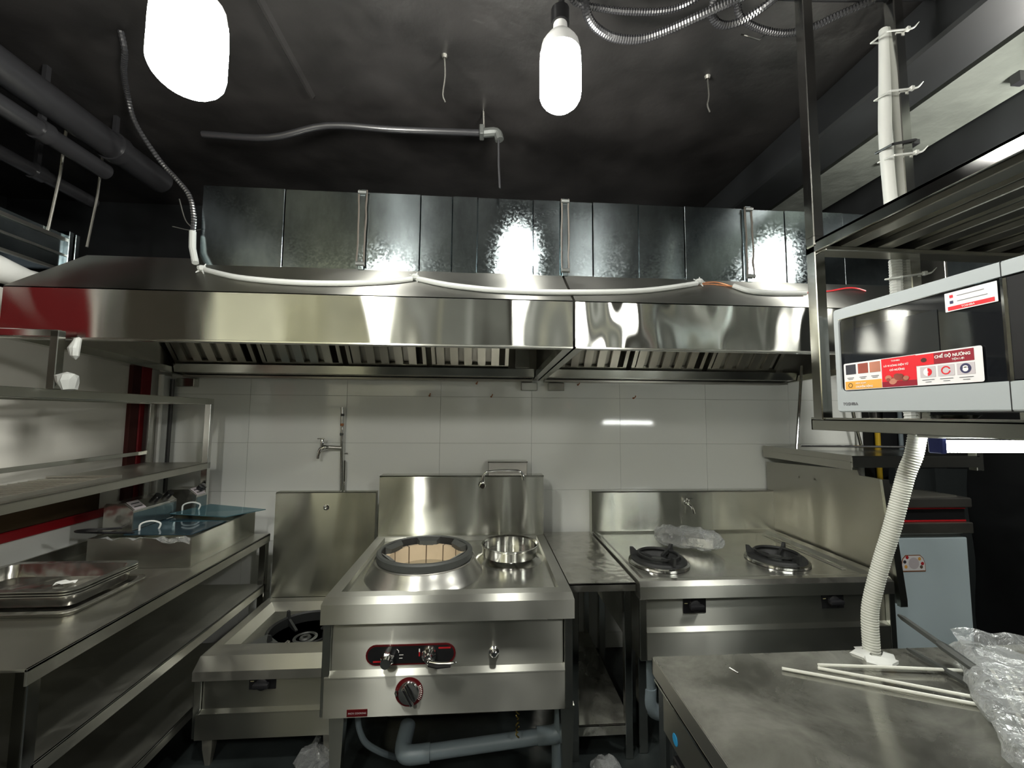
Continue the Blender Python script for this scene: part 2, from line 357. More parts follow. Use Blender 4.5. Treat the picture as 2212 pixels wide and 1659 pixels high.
# beams and pale concrete strip at the right of the ceiling
struct('beam_2', MB().box(1.80, 2.12, -2.6, .02, 2.80, CZ), 'concrete')
struct('beam_3', MB().box(1.40, 1.62, -3.0, .02, 2.68, CZ, .01), 'black_wall')
struct('beam_4', MB().box(2.13, 2.6, -3.0, .02, 2.62, CZ, .01), 'black_wall')
single('beam_bracket', MB().box(1.99, 2.02, -1.02, -.86, 2.775, 2.799, .002).box(1.985, 2.025, -1.4, -1.37, 2.76, 2.799), 'black_pipe', (2.0, -.9, 2.78), 'small dark bracket fixed under the pale concrete strip of the ceiling', 'bracket')
struct('trim_4', MB().prism([(-.765, CZ), (-.735, CZ), (-.745, 2.835), (-.755, 2.835)], 'y', -3, -1.0), 'black_ceiling')
# black pipes and a bare duct over the left side
for x, z, r, y1, lb in ((-1.70, 2.70, .060, -.53, 'large black round pipe under the ceiling at the left, the one nearest the left lamp'),
                        (-1.73, 2.585, .035, -.80, 'thin black round pipe just below the large one at the left'),
                        (-2.05, 2.585, .030, -.50, 'lowest thin black pipe under the ceiling near the galvanised left duct')):
    t = thing('ceiling_pipe', lb, 'pipe', (x, y1, z))
    part('pipe_run', MB().tube([(x, y1, z), (x, -3.2, z)], r, 20), 'black_pipe', t)
    part('pipe_collar', MB().tube([(x, y1 - .25, z), (x, y1 - .29, z)], r + .008, 20), 'black_pipe', t)
    part('hanger', MB().box(x - .008, x + .008, y1 - .28, y1 - .262, z + r * .8, CZ), 'black_pipe', t)
t = thing('air_duct', 'bare galvanised duct running back along the upper left, beyond the hood', 'duct', (-2.12, -.67, 2.13))
part('duct_body', MB().box(-2.3, -1.955, -2.6, -.72, 2.14, 2.32, .003), 'galvanised', t)
part('rail', MB().box(-1.955, -1.945, -2.6, -.72, 2.285, 2.30).box(-1.955, -1.945, -2.6, -.72, 2.215, 2.223).box(-1.955, -1.94, -2.6, -.72, 2.14, 2.152), 'steel_dull', t)
part('flange', MB().box(-2.32, -1.935, -.72, -.70, 2.12, 2.335, .002).box(-2.32, -1.94, -.685, -.665, 2.12, 2.335, .002), 'galvanised', t)
for y, z1, lb in ((-.78, 2.84, 'grey threaded hanger rod above the left galvanised duct'), (-.60, 2.84, 'bent grey hanger rod behind the hood left end')):
    single('hanger_rod', MB().tube([(-1.93, y, z1), (-1.935, y - .005, (z1 + 2.30) / 2), (-1.95, y - .02, 2.30)], .006, 8), 'steel_dull', (-1.95, y, 2.30), lb, 'rod')
single('tarp_roll', MB().tube(spline([(-1.98, -2.6, 2.075), (-1.98, -1.6, 2.085), (-1.975, -1.1, 2.08), (-1.98, -.78, 2.06)], 5), [.05 + .006 * math.sin(i * 1.7) for i in range(16)], 14), 'white_pvc', (-1.98, -.78, 2.01), 'white rolled sheet lying under the left galvanised duct', 'roll')
# tall dark and red cabinets behind the viewer's left (seen only mirrored in the hood)
struct('trim_5', MB().box(-1.96, -1.93, -1.58, -1.20, 1.13, 2.25), 'dark_red_paint')
struct('trim_6', MB().box(-1.96, -1.93, -2.5, -1.66, .99, 2.6), 'dark_board')

# ------------------------------------------------------------------ extractor hoods
def hood_plane(y): return 1.957 + .786 * (y + 1.11)
def make_hood(xl0, xl1, xr, label, nf, fx, first):
    # xl0 = left end at wall, xl1 = left end at front
    t = thing('extractor_hood', label, 'hood', ((xl1 + xr) / 2, 0, 1.72), group='range hoods over the cooking line')
    T_ = .004
    sk = MB().loft([[(xl1, -1.11, 1.768), (xr, -1.11, 1.768), (xr, -1.11, 1.957), (xl1, -1.11, 1.957)], [(xl1, -1.11 + T_, 1.768), (xr, -1.11 + T_, 1.768), (xr, -1.11 + T_, 1.957), (xl1, -1.11 + T_, 1.957)]])
    part('skirt', sk, 'steel_hood' if first else 'steel_hood_wavy', t)
    part('skirt_lip', MB().box(xl1, xr, -1.114, -1.08, 1.762, 1.770, .001), 'steel', t)
    yt = -.815; zt = hood_plane(yt)
    part('sloping_top', MB().loft([[(xl1, -1.11, 1.957), (xr, -1.11, 1.957), (xr, yt, zt), (xl1, yt, zt)], [(xl1, -1.11, 1.953), (xr, -1.11, 1.953), (xr, yt, zt - .004), (xl1, yt, zt - .004)]]), 'steel_top', t)
    part('flat_top', MB().loft([[(xl1, yt, zt), (xr, yt, zt), (xr, 0, zt), (xl0, 0, zt)], [(xl1, yt, zt - .004), (xr, yt, zt - .004), (xr, 0, zt - .004), (xl0, 0, zt - .004)]]), 'steel_dull', t)
    for e, (a, b_) in enumerate(((xl0, xl1), (xr, xr))):
        d = .004 if e == 0 else -.004
        part('side_panel', MB().loft([[(b_, -1.11, 1.768), (b_, -1.11, 1.957), (b_, yt, zt), (a, 0, zt), (a, 0, 1.725)], [(b_ + d, -1.106, 1.768), (b_ + d, -1.106, 1.957), (b_ + d, yt, zt), (a + d, 0, zt), (a + d, 0, 1.725)]]), 'steel_dull', t)
        w_ = .035 if e == 0 else -.035
        part('side_channel', MB().loft([[(b_, -1.10, 1.764), (b_ + w_, -1.10, 1.764), (b_ + w_, -1.10, 1.80), (b_, -1.10, 1.80)], [(a, -.0, 1.722), (a + w_, -.0, 1.722), (a + w_, -.0, 1.758), (a, -.0, 1.758)]]), 'steel', t)
    part('back_panel', MB().box(min(xl0, xl1) if first else xl0, xr, -.012, -.002, 1.725, zt), 'steel_dull', t)
    g0, g1 = max(xl0, xl1) + .02 if first else xl0 + .03, xr - .04
    g0 = xl0 + .06 if first else g0
    part('grease_gutter', MB().prism([(-.012, 1.722), (-.17, 1.735), (-.185, 1.782), (-.178, 1.782), (-.165, 1.742), (-.012, 1.732)], 'x', g0, g1), 'steel', t)
    part('gutter_ledge', MB().box(g0, g1, -.10, -.012, 1.712, 1.724), 'steel_soiled', t)
    # baffle filters lean back-to-front above the gutter
    L_ = .46; ang = math.radians(40); bx = fx
    frame = MB().box(0, .47, 0, .02, 0, .022).box(0, .47, 0, .02, L_ - .022, L_).box(0, .022, 0, .02, 0, L_).box(.448, .47, 0, .02, 0, L_).mesh('filter_frame', 'steel_filter')
    slat = MB().prism([(0, 0), (.047, 0), (.047, .012), (.044, .012), (.044, .003), (.003, .003), (.003, .012), (0, .012)], 'z', .022, L_ - .022).mesh('slat', 'steel_filter')
    inner = MB().prism([(0, .030), (.05, .030), (.05, .018), (.047, .018), (.047, .027), (.003, .027), (.003, .018), (0, .018)], 'z', .022, L_ - .022).mesh('rear_slat', 'steel_grimy')
    for q in range(nf):
        f = put('baffle_filter', frame, t, (bx, -.165, 1.785), rot=(ang, 0, 0)); f.rotation_euler = (PI / 2 - ang - .0, 0, 0) if False else (ang, 0, 0)
        for k in range(5):
            put('slat', slat, f, (.030 + k * .0835, 0, 0), local=True)
            if k < 4: put('rear_slat', inner, f, (.030 + k * .0835 + .040, 0, 0), local=True)
        bx += .503
    return t
h1 = make_hood(-1.89, -1.765, .352, 'long brushed steel extractor hood on the left, above the wok range', 4, -1.83, True)
part('blank_panel', MB().box(.19, .28, -.20, -.165, 1.785, 2.0, .002), 'steel', h1)
h2 = make_hood(.362, .362, 2.08, 'brushed steel extractor hood on the right, above the two-burner range', 3, .43, False)
tag(h1, h1['label'], 'hood', 'range hoods over the cooking line')
for x, lb in ((-1.85, 'small steel bracket box under the hood at the far left of the tiles'), (.296, 'small steel bracket box left of the joint between the two hoods'), (.475, 'small steel bracket box right of the joint between the two hoods')):
    single('hood_bracket', MB().box(x - .053, x + .053, -.05, -.001, 1.655, 1.708, .003), 'steel', (x, 0, 1.655), lb, 'bracket', 'brackets under the hoods')
# long galvanised duct on the hoods, a panel between every pair of seams
t = thing('exhaust_duct', 'long galvanised sheet duct lying along the top of both hoods', 'duct', (.4, -.87, 2.13))
def dz(x): return 2.135 + .012 * (x + 1.25)
part('duct_core', MB().box(-1.235, 2.045, -.855, -.30, 2.19, 2.495), 'galvanised', t)
seams = [-1.25, -.90, -.57, -.30, -.155, -.04, .218, .345, .50, .72, .945, 1.235, 1.45, 1.75, 2.06]
for k, (a, b_) in enumerate(zip(seams[:-1], seams[1:])):
    o_ = .004 * (k % 2)
    part('duct_panel', MB().box(a + .0012, b_ - .0012, -.878 + o_, -.855, hood_plane(-.87) - .01, 2.50, .002), 'galvanised', t)
for x in (-.555, .365, 1.255, 2.05):
    f = part('flange', MB().box(x - .012, x + .012, -.892, -.87, 2.135, 2.505, .001), 'galvanised', t)
    for zz in (2.16, 2.488): part('bolt', MB().tube([(x - .018, -.897, zz), (x + .018, -.897, zz)], .009, 6), 'iron_worn', f)
    for sx in (-.016, .016): part('sealant', MB().tube(spline([(x + sx + random.uniform(-.002, .002), -.893, 2.15 + (2.50 - 2.15) * q / 9) for q in range(10)], 3), .0042, 6), 'sealant_dark', f)
t2 = thing('duct_elbow', 'end piece of galvanised duct seen beyond the hanging shelf', 'duct', (2.5, -.6, 2.0))
part('duct_box', MB().box(2.30, 2.75, -.85, -.25, 2.02, 2.46, .003), 'galvanised', t2)
part('flange', MB().box(2.285, 2.30, -.87, -.25, 2.0, 2.48, .002), 'steel_dull', t2)
# conduits and cables on the hood slope
c1 = [(-1.155,-.968,2.086),(-1.069,-1.003,2.059),(-.979,-1.031,2.037),(-.843,-1.051,2.021),(-.714,-1.059,2.015),(-.573,-1.054,2.019),(-.468,-1.038,2.031),(-.38,-1.02,2.046),(-.309,-.993,2.067)]
c2 = [(-.286,-.991,2.068),(-.169,-1.036,2.033),(-.054,-1.062,2.013),(.059,-1.075,2.002),(.249,-1.08,1.999),(.484,-1.066,2.01),(.651,-1.043,2.027),(.789,-1.009,2.054),(.956,-.954,2.098)]
c3 = [(1.124,-.963,2.088),(1.166,-1.012,2.051),(1.261,-1.028,2.039),(1.419,-1.019,2.046)]
for c, lb in ((c1, 'white cable conduit sagging on the hood top, left length from the duct corner'), (c2, 'white cable conduit sagging on the hood top, the middle length'), (c3, 'short white cable conduit on the hood top beside the hanging shelf')):
    single('conduit', MB().tube(spline(c, 5), .011, 10), 'conduit_grey', c[0], lb, 'conduit', 'white conduits on the hood')
single('conduit', MB().tube([(-1.262, -.905, 2.275), (-1.255, -.91, 2.20), (-1.225, -.93, 2.128)], .013, 10), 'conduit_grey', (-1.225, -.93, 2.12), 'short upright white conduit at the left corner of the duct', 'conduit', 'white conduits on the hood')
for p, lb in (((-1.175, -.962, 2.092), 'left'), ((-.298, -.985, 2.076), 'middle'), ((.972, -.945, 2.108), 'right')):
    m = MB(); m.lathe([(.001, -.012), (.014, -.008), (.019, .002), (.012, .012), (.001, .016)], p, 8)
    for k in range(5):
        a = k * 1.3; m.tube([p, (p[0] + .028 * math.cos(a), p[1] + .01 * math.sin(a), p[2] + .026 * math.sin(a))], [.006, .002], 5)
    single('tape_knot', m, 'conduit_grey', p, 'white tape knot holding the conduit on the hood, the %s one of three' % lb, 'tape', 'tape knots on the conduit')
m = MB().tube(spline([(.98,-.93,2.106),(1.058,-.91,2.121),(1.095,-.922,2.112),(1.124,-.953,2.088)], 4), .003, 6).tube(spline([(.98,-.935,2.10),(1.05,-.925,2.105),(1.124,-.955,2.088)], 4), .003, 6)
single('loose_wire', m, 'copper', (1.05, -.92, 2.1), 'bare brown wire joining two white conduits on the hood top', 'wire')
single('loose_wire', MB().tube(spline([(1.42,-1.019,2.046),(1.438,-.997,2.055),(1.572,-.971,2.074),(1.68,-.95,2.098),(1.735,-.945,2.10),(1.77,-.955,2.085)], 4), .0035, 6), 'red_print', (1.57, -.97, 2.07), 'orange red wire lying on the hood top behind the hanging shelf', 'wire')
cb = [(-1.30,-1.26,2.845),(-1.312,-1.225,2.80),(-1.385,-1.14,2.795),(-1.46,-1.03,2.78),(-1.47,-.97,2.70),(-1.412,-.91,2.583),(-1.34,-.905,2.503),(-1.285,-.905,2.433),(-1.262,-.905,2.34),(-1.262,-.905,2.27)]
Q, R = ribbed(cb, .009, 6, .012, .0015)
single('flexible_cable', MB().tube(Q, R, 8), 'black_pipe', cb[-1], 'black twisted cable dropping from the ceiling to the left end of the duct', 'cable')
for pts, lb in (([(-1.56,-.62,2.42),(-1.45,-.62,2.405),(-1.26,-.70,2.415)], 'thin grey wire hanging in the dark left of the duct'), ([(-1.33,-.9,2.42),(-1.30,-.9,2.33),(-1.265,-.9,2.29)], 'short thin wire bending towards the left edge of the duct')):
    single('thin_wire', MB().tube(spline(pts, 5), .0022, 5), 'steel_dull', pts[0], lb, 'wire')
for x, y, z1, lb in ((-.165, -1.241, 2.665, 'thin wire hook hanging from the black ceiling left of the central bulb'), (.873, -1.226, 2.70, 'thin wire hook hanging from the black ceiling right of the central bulb')):
    single('ceiling_hook', MB().tube(spline([(x, y, CZ), (x + .004, y, CZ - .08), (x - .003, y, z1 + .03), (x + .006, y, z1)], 4), .0028, 5).lathe([(.012, 0), (.008, -.012)], (x, y, CZ), 10), 'steel_dull', (x, y, CZ), lb, 'hook')
t = thing('sprinkler_pipe', 'dark conduit under the ceiling above the duct, bent down at its right end', 'pipe', (-.3, -.95, 2.75))
part('pipe_run', MB().tube(spline([(-1.25,-.90,2.72),(-.95,-.93,2.70),(-.70,-.95,2.755),(-.4,-.955,2.75),(.0,-.965,2.75)], 5), .014, 12), 'black_pipe', t)
part('elbow_fitting', MB().tube(spline([(-.02,-.965,2.75),(.04,-.965,2.755),(.055,-.965,2.72)], 4), .02, 10).box(-.035, -.015, -.99, -.94, 2.73, 2.775, .003), 'iron_worn', t)
part('drop_cable', MB().tube([(.05,-.965,2.72),(.052,-.965,2.60),(.058,-.962,2.50)], .005, 6), 'black_pipe', t)
part('hanger', MB().tube([(-.015,-.965,2.77),(-.018,-.965,CZ)], .004, 6), 'steel_dull', t)

# hanging bulbs
def bulb(x, y, zb, r, h, label, cord=True):
    t = thing('hanging_bulb', label, 'lamp', (x, y, zb), group='bare bulbs hanging from the ceiling')
    prof = [(.002, 0)] + [(r * math.sin(a), r * .75 * (1 - math.cos(a))) for a in [PI / 2 * k / 6 for k in range(1, 7)]] + [(r, h * .8), (r * .97, h)]
    part('bulb_glass', MB().lathe(prof, (x, y, zb), 22), 'bulb_glass', t)
    part('bulb_base', MB().lathe([(r * .98, h), (r * .9, h + .03), (r * .62, h + .055), (.022, h + .065), (.02, h + .10), (.001, h + .10)], (x, y, zb), 20), 'bulb_base', t)
    part('socket', MB().lathe([(.001, h + .095), (.027, h + .095), (.027, h + .14), (.012, h + .15), (.001, h + .15)], (x, y, zb), 14), 'black_plastic', t)
    part('cord', MB().tube(spline([(x, y, zb + h + .14), (x + .004, y, zb + h + .17), (x - .008, y, CZ)], 4), .009, 8), 'black_rubber', t)
bulb(.209, -1.6, 2.378, .060, .165, 'bright bare bulb hanging near the middle of the ceiling')
bulb(-.645, -1.83, 2.185, .070, .17, 'bright bare bulb hanging at the upper left, the larger looking one')
bulb(1.93, -1.64, 2.38, .060, .165, 'bare bulb above the hanging shelf at the right')
bulb(-.9, -3.5, 2.35, .060, .165, 'bare bulb invented behind the viewer as added light, over the left side')  # invented pair behind the viewer, added to light what the steel reflects
bulb(1.2, -3.7, 2.35, .060, .165, 'bare bulb invented behind the viewer as added light, over the right side')
# corrugated hoses and cable bundle at the top
hs = [([(.27,-1.66,2.80),(.285,-1.59,2.76),(.304,-1.542,2.74),(.347,-1.503,2.735),(.415,-1.48,2.73),(.5,-1.483,2.73),(.574,-1.508,2.74),(.647,-1.545,2.75),(.719,-1.577,2.765),(.789,-1.605,2.78),(.9,-1.66,2.80)], .0125, 'large grey corrugated conduit looping down under the ceiling right of the bulb'),
      ([(.22,-1.6,2.80),(.264,-1.538,2.785),(.356,-1.526,2.78),(.447,-1.523,2.78),(.549,-1.532,2.78),(.62,-1.55,2.79),(.68,-1.6,2.80)], .009, 'thin grey corrugated conduit lying behind the large looping one'),
      ([(.70,-1.58,2.80),(.71,-1.535,2.785),(.75,-1.51,2.775),(.80,-1.515,2.775),(.859,-1.55,2.79),(.9,-1.6,2.80)], .011, 'short black corrugated conduit loop between the large conduit and the shelf post'),
      ([(.78,-1.56,2.80),(.812,-1.528,2.785),(.887,-1.505,2.775),(.986,-1.50,2.77),(1.064,-1.525,2.775),(1.11,-1.551,2.785),(1.2,-1.60,2.80)], .010, 'black corrugated conduit crossing behind the first shelf post')]
for p, r, lb in hs:
    Q, R = ribbed(p, r, 6, .0085, .0016)
    single('corrugated_conduit', MB().tube(Q, R, 9), 'black_pipe', p[0], lb, 'conduit', 'corrugated conduits under the ceiling')
for k in range(3):
    p = [(.30 + .02 * k, -1.56 - .025 * k, 2.815), (.6, -1.575 - .02 * k, 2.81 - .004 * k), (.85, -1.57 - .02 * k, 2.815), (1.1, -1.585 - .02 * k, 2.81), (1.6, -1.62 - .02 * k, 2.82)]
    single('black_cable', MB().tube(spline(p, 5), .008, 8), 'black_rubber', p[0], ('black cable of the bundle under the ceiling, nearest the stove wall', 'middle black cable of the bundle under the ceiling', 'black cable of the bundle under the ceiling, nearest the viewer')[k], 'cable', 'cable bundle')
single('silver_wire', MB().tube([(.83,-1.50,2.755),(.90,-1.49,2.75),(.93,-1.50,2.775)], .0025, 5), 'chrome', (.83, -1.5, 2.755), 'short bright wire end sticking out of the conduits', 'wire')

# ------------------------------------------------------------------ hanging shelf at the right
S = thing('hanging_shelf', 'tall polished steel hanging shelf unit at the right holding the microwave', 'shelf', (1.25, -1.62, 1.46))
for x in (.935, 1.228):
    p = part('post', MB().box(x, x + .031, -1.632, -1.60, 1.49 if x < 1 else 1.49, CZ, .002), 'steel_post', S)
part('corner_cleat', MB().box(.931, .972, -1.636, -1.605, 1.985, 2.015, .003), 'steel_post', S)
sp = part('top_shelf', MB().box(.935, 1.62, -2.9, -1.60, 1.992, 2.0, .001).box(.935, .942, -2.9, -1.60, 1.968, 2.0, .001).box(.935, 1.62, -1.607, -1.60, 1.968, 2.0, .001), 'steel_post', S)
for k, x in enumerate((.99, 1.10, 1.21, 1.32, 1.43, 1.54)):
    part('stiffener', MB().box(x, x + .045, -2.9, -1.61, 1.974, 1.992, .002), 'steel_soiled', sp)
part('cross_rail', MB().box(.945, 1.62, -1.66, -1.61, 1.962, 1.975, .002), 'steel_soiled', sp)
ls = part('lower_shelf', MB().box(.94, 1.62, -2.9, -1.585, 1.488, 1.493, .001).box(.94, .946, -2.9, -1.585, 1.462, 1.497, .001).box(.94, 1.62, -1.591, -1.585, 1.462, 1.493, .001), 'steel', S)
for x in (1.1, 1.35):
    part('stiffener', MB().box(x, x + .04, -2.9, -1.6, 1.475, 1.488, .002), 'steel_soiled', ls)
part('rear_lip', MB().box(1.60, 1.62, -2.9, -1.585, 1.462, 1.52, .001), 'steel', ls)
single('shelf_conduit', MB().tube(spline([(1.225,-1.60,2.70),(1.214,-1.602,2.5),(1.206,-1.602,2.35),(1.208,-1.602,2.22),(1.212,-1.602,2.09),(1.212,-1.602,2.002)], 6), [.012 + .004 * min(1, i / 8) for i in range(31)], 12), 'white_pvc', (1.212, -1.602, 2.0), 'flat white conduit strapped to the second shelf post above the shelf', 'conduit')
Q, R = ribbed([(1.215,-1.60,1.966),(1.213,-1.60,1.80),(1.222,-1.60,1.65),(1.228,-1.605,1.494)], .015, 6, .008, .0012)
single('shelf_conduit', MB().tube(Q, R, 10), 'white_pvc', (1.22, -1.6, 1.494), 'white ribbed conduit on the second shelf post behind the microwave', 'conduit')
for z, lb in ((2.665, 'white zip tie at the top of the second shelf post'), (2.475, 'white zip tie around the second shelf post, the middle one'), (2.275, 'white zip tie with a black tie on the second shelf post, above the top shelf'), (1.91, 'white zip tie below the top shelf behind the microwave')):
    m = MB()
    x0, x1, y0, y1 = 1.193, 1.262, -1.636, -1.588
    m.tube([(x0, y0, z - .008), (x1, y0, z + .004), (x1, y1, z + .008), (x0, y1, z), (x0, y0, z - .008)], .0028, 6)
    m.tube(spline([(x1, y0, z + .004), (x1 + .014, y0 - .006, z + .004), (x1 + .026, y0 - .012, z + .018)], 3), [.003, .003, .003, .0025, .002, .0015, .001], 6)
    m.box(x1 - .004, x1 + .005, y0 - .006, y0 + .003, z - .002, z + .009)
    single('zip_tie', m, 'white_pvc', (x1, y0, z), lb, 'zip tie', 'zip ties on the shelf post')
single('zip_tie', MB().tube([(1.19,-1.637,2.30),(1.263,-1.637,2.318),(1.263,-1.586,2.322),(1.19,-1.586,2.306),(1.19,-1.637,2.30)], .004, 6), 'black_plastic', (1.23, -1.61, 2.3), 'black tie around the white conduit on the second shelf post', 'zip tie')

# microwave, door facing the aisle (-x)
X0 = .953; MWR, MWL = -1.66, -2.165   # far and near ends along y
M_ = thing('microwave', 'pale grey microwave oven with stickers on its dark door', 'microwave', (1.15, (MWR + MWL) / 2, 1.493))
part('case', MB().box(X0 + .022, 1.36, MWL + .004, MWR - .004, 1.514, 1.786, .006, 2), 'microwave_grey', M_)
m = MB()
zb, zt_ = 1.512, 1.790
gy0, gy1, gz0, gz1 = MWL + .012, MWR - .017, 1.5665, 1.7605   # glass opening
outer = lambda x, i: [(x, p[0], p[1]) for p in [(q[0], q[1]) for q in rrect((MWL + MWR) / 2, (zb + zt_) / 2, MWR - MWL - 2 * i, zt_ - zb - 2 * i, .008, 0)]]
inn = lambda x, i: [(x, p[0], p[1]) for p in [(q[0], q[1]) for q in rrect((gy0 + gy1) / 2, (gz0 + gz1) / 2, gy1 - gy0 - 2 * i, gz1 - gz0 - 2 * i, .012, 0)]]
m.loft([outer(X0 + .022, 0), outer(X0 + .003, 0), outer(X0, .003), inn(X0, -.001), inn(X0 + .004, .001)], False, False)
dr = part('door_frame', m, 'microwave_grey', M_)
part('door_glass', MB().box(X0 + .003, X0 + .012, gy0 - .003, gy1 + .003, gz0 - .003, gz1 + .003), 'microwave_glass', dr)
part('window_screen', MB().box(X0 + .0015, X0 + .004, -1.915, MWR - .028, 1.632, 1.728), 'window_mesh', dr)
part('chrome_line', MB().box(X0 - .001, X0 + .003, gy0, gy1, gz1 - .0012, gz1 + .0004).box(X0 - .001, X0 + .003, -2.028, -2.024, gz0, gz1), 'chrome', dr)
part('door_gap', MB().box(X0 - .0006, X0 + .002, -2.0268, -2.0255, zb, gz0), 'black_plastic', M_); part('door_gap', MB().box(X0 - .0006, X0 + .002, -2.0268, -2.0255, gz1, zt_), 'black_plastic', M_)
part('control_panel', MB().box(X0 + .001, X0 + .004, gy0 + .004, -2.033, gz0 + .003, gz1 - .003), 'black_plastic', M_)
for y in (MWR - .05, MWL + .05): part('foot', MB().lathe([(.001, 0), (.014, 0), (.016, .02), (.001, .02)], (X0 + .06, y, 1.493), 12), 'black_plastic', M_)
part('foot', MB().lathe([(.001, 0), (.014, 0), (.016, .02), (.001, .02)], (1.31, (MWR + MWL) / 2, 1.493), 12), 'black_plastic', M_)
# lettering faces -x: local x -> -y world, local y -> z
def face_text(s, size, mat, parent, y, z, x=X0 - .0012, skew=0., bold=0.):
    me = text_mesh(s, size, mat, .0002, bold)
    for v in me.vertices: v.co = Vector((0, -v.co.x, v.co.y + skew * v.co.x)) + Vector((-v.co.z, 0, 0))
    o = put('lettering', me, parent, (x, y, z)); return o
face_text('TOSHIBA', .0105, 'text_grey', M_, MWR - .020, 1.530, bold=.0001)
def srect(parent, name, y0, y1, z0, z1, mat, lift, r=0.002):
    """flat sticker field on the door, u runs towards the viewer"""
    cy, cz = (y0 + y1) / 2, (z0 + z1) / 2
    m = MB().loft([[(X0 - lift + .0004, p[0], p[1]) for p in rrect(cy, cz, abs(y1 - y0), z1 - z0, r, 0, 3)], [(X0 - lift, p[0], p[1]) for p in rrect(cy, cz, abs(y1 - y0), z1 - z0, r, 0, 3)]])
    return part(name, m, mat, parent)
# big sticker: from y=-1.70 (far) to -1.985 (near)
ya, yb, z0, z1 = -1.688, -1.990, 1.5690, 1.6390
st = srect(M_, 'sticker', yb, ya, z0, z1, 'sticker_white', .0010, .004); st['label'] = 'wide red and orange food sticker along the bottom of the door'
U = lambda u: ya + (yb - ya) * u; V = lambda v: z0 + (z1 - z0) * v
def sf(u0, u1, v0, v1, mat, lift=.0016): return srect(st, 'print_field', U(u1), U(u0), V(v0), V(v1), mat, lift, .0006)
sf(.02, .115, .58, .94, 'sticker_dark'); sf(.135, .225, .58, .94, 'sticker_meat'); sf(.24, .33, .58, .94, 'sticker_meat_light')
sf(.01, .335, .02, .32, 'sticker_orange'); sf(.34, .60, .02, .98, 'sticker_red'); sf(.34, .60, .02, .20, 'sticker_maroon', .0018)
sf(.60, .955, .62, .96, 'sticker_maroon'); sf(.60, .72, .62, .96, 'sticker_red', .0018)
for u0 in (.625, .74, .855): sf(u0, u0 + .10, .24, .57, 'sticker_pale')
for u0 in (.02, .135, .24): sf(u0 + .01, u0 + .075, .44, .46, 'text_grey', .0018); sf(u0 + .02, u0 + .065, .39, .41, 'text_grey', .0018)
for u0 in (.625, .74, .855): sf(u0 + .01, u0 + .09, .155, .17, 'text_grey', .0018); sf(u0 + .03, u0 + .07, .09, .105, 'text_grey', .0018)
def disc(u, v, ru, mat, lift, r0=0, a0=0, a1=2 * PI, sy=1., name='print_mark'):
    m = MB(); n = 24; c = (U(u), V(v)); A = []; B = []
    for k in range(n + 1):
        a = a0 + (a1 - a0) * k / n
        A.append((X0 - lift, c[0] - math.cos(a) * ru, c[1] + math.sin(a) * ru * sy)); B.append((X0 - lift, c[0] - math.cos(a) * r0, c[1] + math.sin(a) * r0 * sy))
    m.grid([A, B]); part(name, m, mat, st, smooth=False)
disc(.675, .40, .0085, 'sticker_text', .0020, 0, PI / 2, 3 * PI / 2); disc(.675, .40, .0085, 'sticker_red', .0020, .002, -PI / 2, PI / 2)
disc(.79, .405, .0088, 'sticker_red', .0020, .0062, .3, 2 * PI - .2); disc(.905, .41, .0095, 'sticker_navy', .0020, 0, sy=1.05); disc(.905, .42, .005, 'sticker_text', .0024, 0, 0.3, PI - .3); disc(.905, .385, .0048, 'sticker_text', .0024)
random.seed(3)
for k in range(14): disc(.47 + random.uniform(-.085, .085), .25 + random.uniform(-.1, .13), random.uniform(.004, .0085), random.choice(['sticker_meat', 'sticker_meat_light', 'sticker_meat']), .0020 + k * .00005, sy=.75)
disc(.06, .17, .0062, 'clay_dark', .0020, .0045)
disc(.655, .78, .006, 'sticker_meat', .0022, sy=.8)
face_text('CHẾ ĐỘ NƯỚNG', .0082, 'sticker_text', st, U(.725), V(.79), X0 - .0022, bold=.0002)
face_text('TIỆN LỢI', .0055, 'sticker_text', st, U(.83), V(.68), X0 - .0022)
face_text('TOSHIBA', .0050, 'sticker_text', st, U(.42), V(.86), X0 - .0022)
face_text('LÒ VI SÓNG ĐIỆN TỬ', .0058, 'sticker_text', st, U(.36), V(.70), X0 - .0022, bold=.0001)
face_text('CÓ NƯỚNG', .0062, 'sticker_text', st, U(.405), V(.55), X0 - .0022, bold=.0001)
face_text('MÂM XOAY', .0055, 'sticker_text', st, U(.11), V(.20), X0 - .0022)
face_text('CHUYỂN ĐỘNG', .0062, 'sticker_text', st, U(.11), V(.07), X0 - .0022, bold=.0001)
s2 = srect(M_, 'sticker', -2.02, -1.933, 1.7165, 1.7555, 'sticker_white', .0010, .001); s2['label'] = 'small white and red sticker at the top corner of the door'
srect(s2, 'print_field', -2.015, -1.938, 1.7185, 1.7265, 'sticker_red', .0016, .0004)
srect(s2, 'print_field', -1.948, -1.942, 1.744, 1.750, 'sticker_red', .0016, .0004); srect(s2, 'print_field', -1.948, -1.942, 1.732, 1.738, 'sticker_navy', .0016, .0004)
face_text('TOSHIBA', .0055, 'sticker_text', s2, -1.962, 1.7205, X0 - .0020); 
srect(s2, 'print_field', -2.0, -1.955, 1.7455, 1.7465, 'text_grey', .0016, .0002); srect(s2, 'print_field', -2.005, -1.955, 1.7345, 1.7355, 'text_grey', .0016, .0002)
single('shelf_saucer', MB().lathe([(.001, 0), (.03, 0), (.038, .006), (.045, .012), (.043, .012), (.03, .004), (.001, .003)], (1.12, -1.80, 1.494), 20), 'chrome', (1.12, -1.80, 1.494), 'small metal dish on the lower shelf just under the microwave', 'dish')

